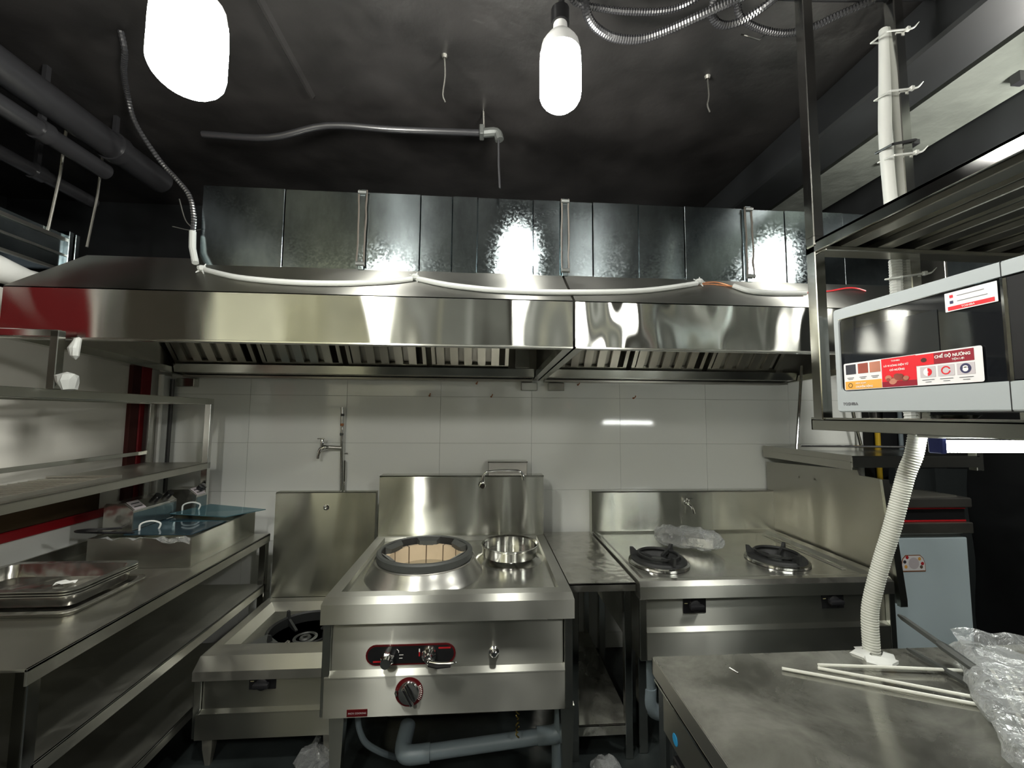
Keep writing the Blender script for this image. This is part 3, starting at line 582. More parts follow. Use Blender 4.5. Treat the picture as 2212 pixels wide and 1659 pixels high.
# fluorescent batten under the lower shelf
t = thing('batten_light', 'lit fluorescent tube light mounted under the lower hanging shelf', 'lamp', (1.5, -1.66, 1.42))
part('housing', MB().box(1.205, 1.86, -1.69, -1.635, 1.444, 1.474, .003), 'white_pvc', t)
part('tube_glass', MB().tube([(1.245, -1.662, 1.421), (1.83, -1.662, 1.421)], .017, 14), 'tube_glass', t)
for xx in (1.226, 1.831): part('end_cap', MB().box(xx, xx + .018, -1.680, -1.645, 1.402, 1.446, .003), 'cap_blue', t)
# white corrugated hose from shelf to table
Q, R = ribbed([(1.253,-1.60,1.462),(1.245,-1.59,1.39),(1.232,-1.575,1.327),(1.205,-1.55,1.17),(1.189,-1.53,1.074),(1.166,-1.515,.96),(1.158,-1.512,.90),(1.155,-1.515,.803)], .0205, 6, .0075, .0012)
single('drain_hose', MB().tube(Q, R, 18), 'hose_white', (1.155, -1.515, .8), 'white ribbed hose curving from the lower shelf down to the front table', 'hose')
m = MB().lathe([(.001, .002), (.05, .0), (.044, .007), (.026, .010), (.02, .012)], (1.15, -1.53, .8005), 14)
for v in m.bm.verts: v.co.x += .012 * math.sin(v.co.y * 180); v.co.y += .004 * math.sin(v.co.x * 140)
single('tape_collar', m, 'white_pvc', (1.15, -1.53, .8), 'crumpled white tape around the foot of the ribbed hose', 'tape')

# ------------------------------------------------------------------ wok range
W = thing('wok_range', 'large steel wok range with a black ring burner and red control panel, in the middle', 'range', (-.12, -.65, 0))
x0, x1, yf, yb_ = -.606, .367, -1.055, -.245
m = MB()
def ring4(xa, xb, ya_, yb2, z): return [(xa, ya_, z), (xb, ya_, z), (xb, yb2, z), (xa, yb2, z)]
m.loft([ring4(x0, x1, yf, yb_, .700), ring4(x0, x1, yf, yb_, .772), ring4(x0 + .004, x1 - .004, yf + .028, yb_, .790), ring4(x0 + .05, x1 - .05, yf + .075, yb_ - .022, .790), ring4(x0 + .053, x1 - .053, yf + .085, yb_ - .03, .770)], True, False)
part('worktop_rim', m, 'steel_front', W, smooth=False)
part('deck', MB().box(x0 + .053, x1 - .053, yf + .083, yb_ - .028, .766, .7705), 'steel_deck', W)
part('splashback', MB().prism([(-.245, .70), (-.245, 1.125), (-.238, 1.134), (-.15, 1.134), (-.14, 1.12), (-.14, .70)], 'x', -.600, .362), 'steel_splash', W)
part('splash_cap', MB().box(-.602, .364, -.2455, -.16, 1.128, 1.1355, .002), 'steel_post', W)
part('upper_front', MB().box(-.575, .330, -1.012, -.30, .50, .700, .002), 'steel_front', W)
part('front_ledge', MB().prism([(-1.034, .490), (-1.034, .496), (-1.012, .510), (-1.005, .510), (-1.005, .490)], 'x', -.592, .332), 'steel_front', W)
part('lower_front', MB().box(-.592, .332, -1.034, -.30, .350, .492, .001), 'steel_front', W)
part('corner_pillar', MB().box(-.604, -.574, -1.030, -.26, .352, .70, .002), 'steel', W)
part('corner_pillar', MB().box(.332, .364, -1.034, -.26, .352, .70, .002), 'steel', W)
for x, y in ((-.545, -1.0), (.345, -1.0), (-.545, -.32), (.345, -.32)):
    part('leg', MB().loft([[(x - .028, y - .02, .352), (x + .028, y - .02, .352), (x + .028, y + .03, .352), (x - .028, y + .03, .352)], [(x - .014, y - .012, 0), (x + .014, y - .012, 0), (x + .014, y + .02, 0), (x - .014, y + .02, 0)]]), 'steel', W)
# burner dome, iron ring, firebrick lining
bc = (-.262, -.737)
part('burner_dome', MB().lathe([(.266, .7700), (.260, .775), (.254, .790), (.238, .812), (.226, .838), (.216, .842), (.208, .843), (.19, .842)], (*bc, 0), 56), 'steel_dome', W)
part('dome_seam', MB().lathe([(.2265, .8375), (.2275, .840), (.2235, .843)], (*bc, 0), 56), 'steel_dull', W)
ring = part('wok_ring', MB().lathe([(.178, .838), (.214, .840), (.218, .846), (.217, .870), (.210, .876), (.196, .8765), (.193, .872), (.192, .838)], (*bc, 0), 56), 'iron_worn', W)
part('ring_throat', MB().lathe([(.1915, .874), (.1915, .838), (.168, .838)], (*bc, 0), 48), 'iron', ring)
lug = MB().loft([[(.186, -.060, .8745), (.186, .060, .8745), (.186, .060, .84), (.186, -.060, .84)], [(.158, -.042, .862), (.158, .042, .862), (.164, .042, .84), (.164, -.042, .84)]]).mesh('ring_lug', 'iron_worn')
for k in range(6):
    put('ring_lug', lug, ring, (bc[0], bc[1], 0), rot=(0, 0, k * PI / 3 + PI / 6 + .05))
random.seed(5)
nb = 12
for k in range(nb):
    a = 2 * PI * k / nb + .12; b_ = 2 * PI * (k + 1) / nb + .12 - .030
    m = MB(); loops = []
    for r, z in ((.166, .842), (.160, .60), (.185, .60), (.185, .842)):
        loops.append([(bc[0] + r * math.cos(a + (b_ - a) * q / 4), bc[1] + r * math.sin(a + (b_ - a) * q / 4), z) for q in range(5)])
    m.loft(loops + [loops[0]], False, False, closed=False)
    part('fire_brick', m, 'clay', W)
part('brick_joint', MB().lathe([(.170, .840), (.164, .60)], (*bc, 0), 40), 'clay_dark', W)
part('burner_floor', MB().lathe([(.001, .62), (.155, .62)], (*bc, 0), 30), 'iron', W)
part('burner_jet', MB().lathe([(.001, .66), (.03, .66), (.05, .645), (.055, .62)], (*bc, 0), 20), 'iron_worn', W)
# water pot ring
pc = (.142, -.565)
pr = part('pot_ring', MB().lathe([(.172, .770), (.162, .774), (.146, .786), (.140, .792), (.140, .832), (.146, .836), (.1465, .842), (.141, .843), (.134, .836), (.133, .80), (.133, .772)], (*pc, 0), 48), 'steel_post', W)
part('pot_floor', MB().lathe([(.001, .790), (.133, .790)], (*pc, 0), 40), 'steel_deck', pr)
# control panel plate with knob and lever
def stadium(xa, xb, za, zb2, y):
    r = (zb2 - za) / 2; cz = (za + zb2) / 2; n = 10
    return [(xb - r + r * math.cos(a), y, cz + r * math.sin(a)) for a in [-PI / 2 + PI * k / n for k in range(n + 1)]] + [(xa + r + r * math.cos(a), y, cz + r * math.sin(a)) for a in [PI / 2 + PI * k / n for k in range(n + 1)]]
cp = part('control_plate', MB().loft([stadium(-.444, -.098, .525, .601, -1.012), stadium(-.444, -.098, .525, .601, -1.016)]), 'dark_red', W)
part('plate_face', MB().loft([stadium(-.437, -.105, .531, .595, -1.015), stadium(-.437, -.105, .531, .595, -1.0172)]), 'black_plastic', cp)
for q in ((-.165, -.118, .582, .588), (-.415, -.365, .537, .543), (-.241, -.236, .556, .572)): part('print_mark', MB().box(q[0], q[1], -1.0180, -1.017, q[2], q[3]), 'red_print', cp)
part('print_mark', MB().box(-.241, -.2365, -1.018, -1.017, .572, .584).tube([(-.325,-1.018,.585),(-.318,-1.018,.578),(-.318,-1.018,.572)], .0012, 5).box(-.316, -.300, -1.018, -1.017, .562, .564).box(-.316, -.303, -1.018, -1.017, .550, .552), 'sticker_text', cp)
def gearknob(x, y, z, r, ln):
    n = 16; L1 = [(x + (r * (1.12 if k % 2 else .92)) * math.cos(2 * PI * k / n), y, z + (r * (1.12 if k % 2 else .92)) * math.sin(2 * PI * k / n)) for k in range(n)]
    L2 = [(p[0], y - ln * .55, p[2]) for p in L1]; L3 = [(x + r * .85 * math.cos(2 * PI * k / n), y - ln * .62, z + r * .85 * math.sin(2 * PI * k / n)) for k in range(n)]; L4 = [(x + (p[0] - x) * .92, y - ln, z + (p[2] - z) * .92) for p in L3]
    return MB().loft([L1, L2, L3, L4])
part('ribbed_knob', gearknob(-.356, -1.017, .562, .024, .058), 'chrome', W)
fc = part('valve_rose', MB().lathe([(.031, -1.017), (.031, -1.022), (.027, -1.032), (.018, -1.036), (.016, -1.055), (.001, -1.055)], (-.200, 0, .563), 28, 'y'), 'chrome', W)
part('lever', MB().tube(spline([(-.200, -1.04, .561), (-.195, -1.062, .558), (-.15, -1.072, .557), (-.102, -1.078, .562), (-.092, -1.079, .566)], 4), [.011, .011, .010, .010, .009, .0085, .008, .008, .0075, .007, .0065, .006, .005, .004, .003, .0025, .001], 10), 'chrome', fc)
part('lever_grip', MB().tube([(-.196, -1.074, .556), (-.16, -1.082, .553), (-.112, -1.086, .557)], [.008, .0085, .006], 8), 'black_plastic', fc)
part('small_knob', MB().lathe([(.020, -1.012), (.020, -1.018), (.014, -1.022), (.013, -1.036), (.009, -1.040), (.001, -1.040)], (.052, 0, .564), 20, 'y'), 'chrome', W)
# round dial
dl = part('dial_bezel', MB().lathe([(.053, -1.034), (.053, -1.037), (.040, -1.0375)], (-.272, 0, .437), 36, 'y'), 'dark_red', W)
for k in range(9):
    a = -.62 + k * .14; c, s = math.cos(a), math.sin(a)
    part('tick', MB().tube([(-.272 + .0435 * c, -1.0382, .437 + .0435 * s), (-.272 + .050 * c, -1.0382, .437 + .050 * s)], .0009 + .0001 * k, 4), 'sticker_text', dl)
part('dial_disc', MB().lathe([(.042, -1.036), (.0415, -1.044), (.037, -1.052), (.001, -1.050)], (-.272, 0, .437), 36, 'y'), 'chrome', dl)
rm = Matrix.Rotation(-.52, 3, 'Y')
part('dial_grip', MB().box(-.2795, -.2645, -1.072, -1.050, .400, .474, .004, 2, rot=rm, piv=(-.272, -1.06, .437)), 'chrome', dl)
part('grip_inlay', MB().box(-.2755, -.2685, -1.0735, -1.071, .404, .470, .001, 1, rot=rm, piv=(-.272, -1.06, .437)), 'black_plastic', dl)
part('pointer', MB().tube([(-.318, -1.042, .448), (-.322, -1.042, .438), (-.318, -1.042, .428)], .004, 6), 'chrome', dl)
nm = part('name_plate', MB().box(-.502, -.426, -1.0365, -1.034, .3555, .3805), 'dark_red', W)
me = text_mesh('INOX COOKING', .0088, 'sticker_pale', .0002)
for v in me.vertices: v.co = Vector((v.co.x, -v.co.z, v.co.y))
put('lettering', me, nm, (-.497, -1.0368, .3645))
part('weld_mark', MB().lathe([(.001, -1.0135), (.004, -1.012)], (.262, 0, .680), 8, 'y').lathe([(.001, -1.0135), (.003, -1.012)], (.292, 0, .685), 8, 'y'), 'chrome', W)
# spout over the wok range and small box behind
F = thing('spout_faucet', 'chrome swivel spout bent over the wok range splashback', 'faucet', (0, -.26, 1.09))
part('valve_body', MB().lathe([(.001, -.30), (.014, -.30), (.018, -.285), (.018, -.262), (.024, -.255), (.024, -.246)], (-.003, 0, 1.083), 20, 'y'), 'chrome', F)
part('spout_pipe', MB().tube(spline([(-.002,-.275,1.095),(.002,-.275,1.135),(.022,-.275,1.160),(.06,-.275,1.166),(.12,-.28,1.170),(.19,-.285,1.170),(.222,-.287,1.160),(.236,-.288,1.135),(.238,-.288,1.118)], 5), .0078, 12), 'chrome', F)
part('nut', MB().lathe([(.011, 1.100), (.012, 1.104), (.012, 1.116), (.009, 1.120)], (-.001, -.275, 0), 8), 'chrome', F)
t = thing('rear_box', 'small steel box standing behind the wok range splashback', 'box', (.155, -.06, 1.0))
part('box_body', MB().box(.032, .276, -.125, -.03, 1.0, 1.20, .003), 'steel_dull', t)
part('lid_edge', MB().box(.029, .279, -.128, -.027, 1.196, 1.204, .001), 'steel', t)

# ------------------------------------------------------------------ low stove on the left
LS = thing('low_stove', 'low steel stock-pot stove with an open iron burner, left of the wok range', 'stove', (-.92, -.5, 0))
a0, a1, f0, f1 = -1.218, -.62, -.80, -.215
m = MB().loft([ring4(a0, a1, f0, f1, .360), ring4(a0, a1, f0, f1, .398), ring4(a0 + .012, a1, f0 + .028, f1, .448), ring4(a0 + .055, a1 - .02, f0 + .115, f1 - .05, .448), ring4(a0 + .085, a1 - .03, f0 + .14, f1 - .07, .405)], True, False)
part('worktop_rim', m, 'steel_rim', LS, smooth=False)
# sunken deck with a round opening
cx, cy, rr = -.895, -.465, .170
m = MB(); n = 48; O = []; I = []
X_, Xb, Y_, Yb = a0 + .083, a1 - .03, f0 + .138, f1 - .068
for k in range(n):
    a = 2 * PI * k / n; c, s = math.cos(a), math.sin(a)
    tt = min(((Xb - cx) / c if c > 0 else (X_ - cx) / c) if abs(c) > 1e-6 else 9, ((Yb - cy) / s if s > 0 else (Y_ - cy) / s) if abs(s) > 1e-6 else 9)
    O.append((cx + tt * c, cy + tt * s, .405)); I.append((cx + min(rr, tt * .97) * c, cy + min(rr, tt * .97) * s, .405))
m.loft([O, I, [(p[0], p[1], .30) for p in I]], False, True)
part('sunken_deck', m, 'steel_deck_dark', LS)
part('deck_web', MB().loft([[(X_ + .01, Y_ + .004, .4055), (X_ + .17, Y_ + .06, .4055), (X_ + .10, Y_ + .10, .422)], [(X_ + .01, Y_ + .002, .4075), (X_ + .17, Y_ + .062, .4075), (X_ + .10, Y_ + .104, .424)]]), 'iron_worn', LS)
part('pan_ring', MB().lathe([(.166, .30), (.166, .404), (.172, .412), (.180, .408), (.178, .404)], (cx, cy, 0), 40), 'iron', LS)
for k in range(4):
    a = PI / 4 + k * PI / 2 + .1; c, s = math.cos(a), math.sin(a)
    part('pan_arm', MB().loft([[(cx + r * c - w_ * s, cy + r * s + w_ * c, z) for r, z in ((.085, .352), (.165, .372), (.185, .402), (.180, .440), (.168, .438), (.160, .400), (.085, .366))] for w_ in (-.006, .006)]), 'iron', LS)
part('burner_pit', MB().lathe([(.001, .302), (.166, .302)], (cx, cy, 0), 30), 'iron', LS)
bn = part('gas_burner', MB().lathe([(.060, .30), (.062, .345), (.058, .362), (.046, .366), (.040, .356), (.030, .358), (.024, .366), (.012, .366), (.010, .350), (.001, .350)], (cx + .005, cy - .01, 0), 32), 'iron_worn', LS)
part('burner_rim', MB().lathe([(.0625, .338), (.064, .346), (.061, .352)], (cx + .005, cy - .01, 0), 32), 'copper', bn)
part('pilot_pipe', MB().tube(spline([(cx - .12, cy - .11, .375), (cx - .06, cy - .12, .38), (cx - .04, cy - .09, .385), (cx - .03, cy - .13, .34)], 4), .006, 8), 'steel_dull', bn)
part('upper_front', MB().box(-1.180, a1, -.785, -.25, .236, .360, .001), 'steel_front', LS)
part('front_ledge', MB().prism([(-.802, .224), (-.802, .229), (-.785, .240), (-.775, .240), (-.775, .224)], 'x', -1.180, a1), 'steel_front', LS)
part('lower_front', MB().box(-1.195, a1, -.802, -.25, .125, .226, .001), 'steel_front', LS)
part('corner_pillar', MB().box(-1.210, -1.182, -.797, -.25, .127, .36, .002), 'steel', LS)
for x, y in ((-1.155, -.76), (-.655, -.76), (-1.155, -.30), (-.66, -.30)):
    part('leg', MB().loft([[(x - .022, y - .02, .13), (x + .022, y - .02, .13), (x + .022, y + .02, .13), (x - .022, y + .02, .13)], [(x - .019, y - .017, .07), (x + .019, y - .017, .07), (x + .019, y + .017, .07), (x - .019, y + .017, .07)], [(x - .010, y - .009, 0), (x + .010, y - .009, 0), (x + .010, y + .009, 0), (x - .010, y + .009, 0)]]), 'steel_grimy', LS)
def gas_knob(parent, xc, yc, zc, w_, h_, s=1):
    p = part('knob_recess', MB().box(xc - w_ / 2, xc + w_ / 2, yc - .003, yc + .002, zc - h_ / 2, zc + h_ / 2, .001), 'black_plastic', parent)
    part('gas_knob', MB().lathe([(.026, 0), (.025, -.010), (.018, -.014)], (xc, yc - .003, zc), 20, 'y', cap1=True).box(xc - .030, xc + .034 * s, yc - .032, yc - .008, zc - .010, zc + .010, .005, 2), 'black_rubber', p)
    part('gauge_mark', MB().box(xc - w_ / 2 + .006, xc - w_ / 2 + .020, yc - .0038, yc - .003, zc + .008, zc + .011), 'tag_yellow', p)
gas_knob(LS, -.935, -.785, .337, .112, .050)
t = thing('stove_splashback', 'tall plain steel splashback panel behind the low stove', 'splashback', (-.92, -.2, .44))
part('panel', MB().prism([(-.212, .45), (-.21, 1.032), (-.205, 1.037), (-.16, 1.037), (-.16, .02), (-.195, .02), (-.195, .45)], 'x', -1.196, -.628), 'steel_splash', t)
part('tap_hole', MB().lathe([(.016, -.211), (.016, -.214), (.009, -.215)], (-.909, 0, .950), 18, 'y').lathe([(.009, -.215), (.001, -.212)], (-.909, 0, .950), 18, 'y'), 'chrome', t)

# ------------------------------------------------------------------ narrow side table between the ranges
ST = thing('side_table', 'narrow steel side table between the wok range and the right range', 'table', (.54, -.45, 0))
part('tabletop', MB().box(.388, .690, -.855, -.055, .742, .750, .001).box(.388, .690, -.855, -.848, .714, .75, .001).box(.388, .394, -.85, -.055, .714, .745).box(.684, .690, -.85, -.055, .714, .745), 'steel_side', ST)
for x in (.400, .640):
    for y in (-.845, -.10): part('leg', MB().box(x, x + .032, y, y + .032, 0, .742, .002), 'steel_post', ST)
part('lower_shelf', MB().box(.402, .67, -.842, -.075, .138, .144, .001).box(.402, .67, -.842, -.835, .100, .144, .001), 'steel_table', ST)
part('brace', MB().box(.50, .52, -.12, -.10, .15, .72), 'steel_post', ST)

# ------------------------------------------------------------------ two-burner range on the right
RR = thing('two_burner_range', 'wide steel range with two black iron burners, on the right', 'range', (1.31, -.45, 0))
p0, p1, q0, q1 = .700, 1.90, -.882, -.065
m = MB().loft([ring4(p0, p1, q0, q1, .690), ring4(p0, p1, q0, q1, .742), ring4(p0 + .003, p1, q0 + .020, q1, .758), ring4(p0 + .022, p1 - .05, q0 + .05, q1 - .02, .758), ring4(p0 + .05, p1 - .075, q0 + .09, q1 - .05, .745)], True, True)
part('worktop', m, 'steel_deck', RR, smooth=False)
part('grease_channel', MB().box(p1 - .125, p1 - .10, q0 + .14, q1 - .10, .7455, .749, .001), 'steel_dull', RR)
part('front_trim', MB().box(p0 - .001, p1, q0 - .002, q0 + .001, .688, .742, .001), 'steel_front', RR)
part('splashback', MB().box(p0, 1.928, -.075, -.012, .70, 1.005, .002), 'steel_splash', RR)
part('splash_cap', MB().box(p0 - .002, 1.93, -.077, -.012, .999, 1.008, .002), 'steel_post', RR)
part('upper_front', MB().box(p0 + .012, p1 - .03, -.862, -.10, .556, .690, .001), 'steel_front', RR)
part('front_ledge', MB().prism([(-.882, .540), (-.882, .546), (-.862, .560), (-.852, .560), (-.852, .540)], 'x', p0 + .028, p1 - .03), 'steel_front', RR)
part('lower_front', MB().box(p0 + .028, p1 - .03, -.882, -.10, .430, .542, .001), 'steel_front', RR)
part('corner_pillar', MB().box(p0 - .004, p0 + .026, -.884, -.10, .430, .690, .002), 'steel', RR)
part('corner_pillar', MB().box(p1 - .029, p1, -.884, -.10, .430, .690, .002), 'steel', RR)
part('rivet', MB().lathe([(.008, -.8635), (.007, -.867), (.001, -.868)], (p0 + .034, 0, .672), 12, 'y'), 'steel_dull', RR)
for x, y in ((p0 + .03, -.80), (p1 - .05, -.80), (p0 + .03, -.16), (p1 - .05, -.16)): part('leg', MB().box(x - .02, x + .02, y - .02, y + .02, 0, .43, .003), 'steel_post', RR)
gas_knob(RR, .955, -.862, .650, .106, .066); gas_knob(RR, 1.612, -.862, .656, .108, .068)
def burner(cx, cy, rot):
    z = .756
    g = part('burner_pan', MB().lathe([(.138, z), (.136, z + .012), (.128, z + .020), (.108, z + .022), (.100, z + .014), (.085, z - .005), (.001, z - .006)], (cx, cy, 0), 40), 'iron', RR)
    part('pan_collar', MB().lathe([(.150, z - .009), (.148, z + .001), (.136, z + .006)], (cx, cy, 0), 40), 'steel_post', g)
    part('inner_ring', MB().lathe([(.095, z + .026), (.103, z + .030), (.103, z + .038), (.095, z + .038), (.093, z + .030)], (cx, cy, 0), 36), 'iron', g)
    for k in range(3):
        a = rot + k * 2 * PI / 3; c, s = math.cos(a), math.sin(a)
        part('pan_arm', MB().loft([[(cx + r * c - w_ * s, cy + r * s + w_ * c, zz) for r, zz in ((.035, z + .010), (.035, z + .022), (.11, z + .040), (.125, z + .056), (.142, z + .056), (.140, z + .018), (.10, z + .018))] for w_ in (-.007, .007)]), 'iron', g)
    part('flame_head', MB().lathe([(.040, z - .004), (.040, z + .008), (.028, z + .012), (.001, z + .010)], (cx, cy, 0), 24), 'iron_worn', g)
    part('igniter', MB().tube([(cx + .045, cy - .05, z + .0), (cx + .05, cy - .065, z + .022)], .004, 6), 'steel_dull', g)
burner(.905, -.605, PI * .88); burner(1.540, -.605, PI * .88)
t = thing('range_tap', 'small chrome tap on the splashback of the two-burner range', 'faucet', (1.326, -.08, .93))
part('tap_body', MB().lathe([(.017, -.076), (.017, -.082), (.009, -.086), (.009, -.118), (.001, -.120)], (1.320, 0, .935), 16, 'y').lathe([(.007, .938), (.010, .950), (.010, .962), (.001, .966)], (1.320, -.11, 0), 12), 'chrome', t)
part('tap_spout', MB().tube(spline([(1.320, -.112, .935), (1.332, -.122, .922), (1.345, -.128, .90), (1.350, -.130, .875)], 4), .007, 10), 'chrome', t)
part('tap_handle', MB().box(1.312, 1.352, -.116, -.104, .965, .970, .002), 'chrome', t)
# side partition
t = thing('partition_panel', 'tall steel partition panel closing the right end of the range', 'panel', (1.94, -.43, .63))
part('panel', MB().prism([(-.02, .60), (-.02, 1.19), (-.70, 1.225), (-.71, 1.20), (-.825, 1.198), (-.835, 1.19), (-.885, .66), (-.885, .635), (-.02, .635)], 'x', 1.925, 1.937), 'steel_panel', t)
part('front_edge', MB().prism([(-.822, 1.198), (-.836, 1.198), (-.889, .66), (-.889, .63), (-.872, .63), (-.872, .66)], 'x', 1.920, 1.955), 'steel', t)
part('screw', MB().lathe([(.001, -.001), (.007, 0)], (1.922, -.30, 1.13), 10, 'x').lathe([(.001, -.001), (.006, 0)], (1.922, -.42, 1.135), 10, 'x'), 'steel_dull', t)
# crumpled film parcel
def crumple(P, amp, seed, f=1.):
    from mathutils import noise
    for v in P.bm.verts:
        c = v.co * 16 * f + Vector((seed, 0, 0))
        v.co += Vector(noise.noise_vector(c)) * amp + Vector(noise.noise_vector(c * 2.7)) * amp * .5
def parcel(c, ang, L_, W_, H_, seed, nx=26, ny=14, amp=.016, sag=.0):
    m = MB(); loops = []
    for i in range(nx + 1):
        u = i / nx; k = min(1, .5 + 3 * min(u, 1 - u)) if 0 < i < nx else .35
        loops.append([])
        for j in range(ny):
            a = 2 * PI * j / ny; ca, sa = math.cos(a), math.sin(a)
            e = lambda q: math.copysign(abs(q) ** .55, q)
            loops[-1].append(Vector(((u - .5) * L_, e(ca) * W_ / 2 * k, H_ / 2 + e(sa) * H_ / 2 * k * (1 - sag * u))))
    m.loft(loops); crumple(m, amp, seed)
    R_ = Matrix.Rotation(ang, 3, 'Z')
    zmin = min(v.co.z for v in m.bm.verts)
    for v in m.bm.verts: v.co = R_ @ v.co + Vector(c) - Vector((0, 0, 0))
    for v in m.bm.verts: v.co.z = max(v.co.z, c[2] + .001)
    return m
t = thing('wrapped_parcel', 'clear film wrapped parcel lying between the two iron burners', 'parcel', (1.17, -.43, .76))
part('film_wrap', parcel((1.16, -.42, .760), -.52, .36, .12, .105, 3.3, 34, 18, .014), 'film_milky', t, smooth=False)
R_ = Matrix.Rotation(-.52, 3, 'Z')
part('inner_block', MB().box(1.16 - .14, 1.16 + .13, -.42 - .035, -.42 + .035, .772, .83, .006, rot=R_, piv=(1.16, -.42, .80)), 'steel_side', t)

# ------------------------------------------------------------------ wall tap with its pipe
t = thing('wall_tap', 'chrome wall tap on a steel pipe on the white tiles at the left', 'faucet', (-.90, 0, 1.0))
part('riser_pipe', MB().tube([(-.885, -.035, 1.01), (-.890, -.035, 1.20), (-.893, -.035, 1.285), (-.899, -.035, 1.535)], .0095, 12).tube([(-.868, -.03, 1.01), (-.872, -.03, 1.20)], .005, 8), 'steel_post', t)
for z in (1.365, 1.425, 1.487): part('pipe_band', MB().lathe([(.0105, -.008), (.0112, 0), (.0105, .008)], (-.896, -.035, z), 12), 'iron_worn' if z != 1.425 else 'copper', t)
part('tee_pipe', MB().tube([(-.893, -.035, 1.278), (-.975, -.05, 1.285)], .0125, 12), 'steel_dull', t)
b_ = part('tap_body', MB().tube(spline([(-.965, -.05, 1.285), (-.992, -.055, 1.283), (-1.012, -.06, 1.272), (-1.022, -.065, 1.24), (-1.024, -.066, 1.215)], 4), [.010, .013, .016, .018, .018, .017, .016, .015, .014, .013, .012, .011, .010, .0095, .009, .009, .009], 12).lathe([(.013, 1.285), (.012, 1.30), (.014, 1.318), (.010, 1.335), (.001, 1.337)], (-1.005, -.058, 0), 12), 'chrome', t)
part('tap_handle', MB().box(-1.034, -.990, -.066, -.052, 1.335, 1.341, .002), 'chrome', b_)
part('wall_hook', MB().tube([(-.884, -.001, 1.24), (-.862, -.02, 1.243)], .004, 6), 'steel_dull', t)
for x, z in ((-.356, 1.616), (.048, 1.614), (1.011, 1.614), (-.05, 1.70), (.63, 1.70)):
    k = single('wall_hook', MB().tube(spline([(x, .003, z), (x, -.015, z), (x + .006, -.022, z + .008), (x + .008, -.022, z + .016)], 3), .0035, 6).lathe([(.007, .002), (.006, -.004), (.001, -.004)], (x, 0, z), 10, 'y'), 'copper', (x, 0, z), '', 'hook', 'small hooks in the tiles under the hoods')
    k['label'] = {-.356: 'small rusty hook in the tiles above the wok range left part', .048: 'small rusty hook in the tiles above the wok range spout', 1.011: 'small rusty hook in the tiles above the right range', -.05: 'tiny hook just under the hood above the wok range', .63: 'tiny hook just under the right hood near its left end'}[x]

# ------------------------------------------------------------------ right background
t = thing('wall_shelf', 'steel wall shelf behind the partition at the right', 'shelf', (2.2, -.38, 1.25))
part('shelf_plate', MB().box(1.90, 2.62, -.70, -.03, 1.292, 1.298, .001), 'steel', t)
part('shelf_lip', MB().box(1.90, 2.62, -.702, -.694, 1.238, 1.292, .001), 'steel', t)
part('side_lip', MB().box(1.896, 1.902, -.70, -.03, 1.225, 1.300, .001).box(1.890, 1.897, -.70, -.03, 1.262, 1.268), 'steel_dull', t)
part('rear_rail', MB().tube([(1.93, -.32, 1.320), (2.62, -.32, 1.315)], .007, 8), 'chrome', t)
part('end_post', MB().box(2.60, 2.64, -.70, -.66, 1.22, 1.34, .002), 'steel', t)
single('hanging_rod', MB().tube([(1.979, -.3, 1.815), (1.92, -.3, 1.30)], .008, 8), 'steel_post', (1.92, -.3, 1.30), 'leaning steel rod between the hood and the wall shelf, left of the hanging shelf', 'rod')
single('hanging_rod', MB().tube([(2.46, -.1, 1.73), (2.50, -.1, 1.485), (2.54, -.1, 1.30)], .010, 8), 'steel_post', (2.5, -.1, 1.3), 'steel rod standing on the wall shelf left of the yellow pipe', 'rod')
single('wall_pipe', MB().tube([(2.755, -.01, 0), (2.755, -.01, 2.4)], .016, 10), 'yellow_pipe', (2.755, -.01, 0), 'yellow gas pipe against the dark wall at the right', 'pipe')
single('wall_pipe', MB().tube([(2.60, -.03, 0), (2.60, -.03, 2.3)], .018, 10), 'white_pvc', (2.60, -.03, 0), 'pale pipe at the right edge of the tiles beside the yellow pipe', 'pipe')
single('wall_pipe', MB().tube([(2.93, -.01, .9), (2.93, -.01, 2.4)], .013, 10), 'grey_pvc', (2.93, -.01, .9), 'grey pipe on the dark wall right of the yellow pipe', 'pipe')
K = thing('counter_cabinet', 'white door cabinet unit with steel top and red striped black panel', 'cabinet', (2.32, -.38, 0))
part('door', MB().box(2.02, 2.607, -.625, -.60, .05, .857, .004), 'white_door', K)
part('carcass', MB().box(2.02, 2.60, -.60, -.06, 0, .90), 'steel_dull', K)
part('lower_lip', MB().box(2.0, 2.632, -.64, -.05, .880, .938, .004), 'steel_soiled', K)
pb = part('display_band', MB().box(2.02, 2.615, -.615, -.06, .938, 1.016), 'black_plastic', K)
part('red_stripe', MB().box(2.02, 2.617, -.618, -.60, 1.006, 1.014).box(2.02, 2.617, -.618, -.60, .940, .948), 'red_print', pb)
part('indicator', MB().box(2.205, 2.222, -.6185, -.61, .968, .980), 'led_green', pb)
part('steel_top', MB().box(2.0, 2.635, -.64, -.05, 1.016, 1.068, .006), 'steel_dull', K)
part('top_lid', MB().prism([(2.0, 1.066), (2.60, 1.066), (2.59, 1.075), (2.0, 1.15)], 'y', -.60, -.08), 'steel_bench', K)
sk_ = part('round_sticker', MB().loft([[(2.215 + .137 * q[0], y, .684 + .086 * q[1]) for q in ((0, 0), (1, 0), (1, .45), (.93, .8), (.8, 1), (.2, 1), (.07, .8), (0, .45))] for y in (-.626, -.6275)]), 'copper', K)
part('print_field', MB().loft([[(2.219 + .129 * q[0], y, .690 + .076 * q[1]) for q in ((0, 0), (1, 0), (1, .45), (.93, .8), (.8, 1), (.2, 1), (.07, .8), (0, .45))] for y in (-.6275, -.6283)]), 'sticker_white', sk_)
part('print_mark', MB().lathe([(.030, -.6288), (.001, -.6292)], (2.285, 0, .727), 20, 'y'), 'sticker_pale', sk_)
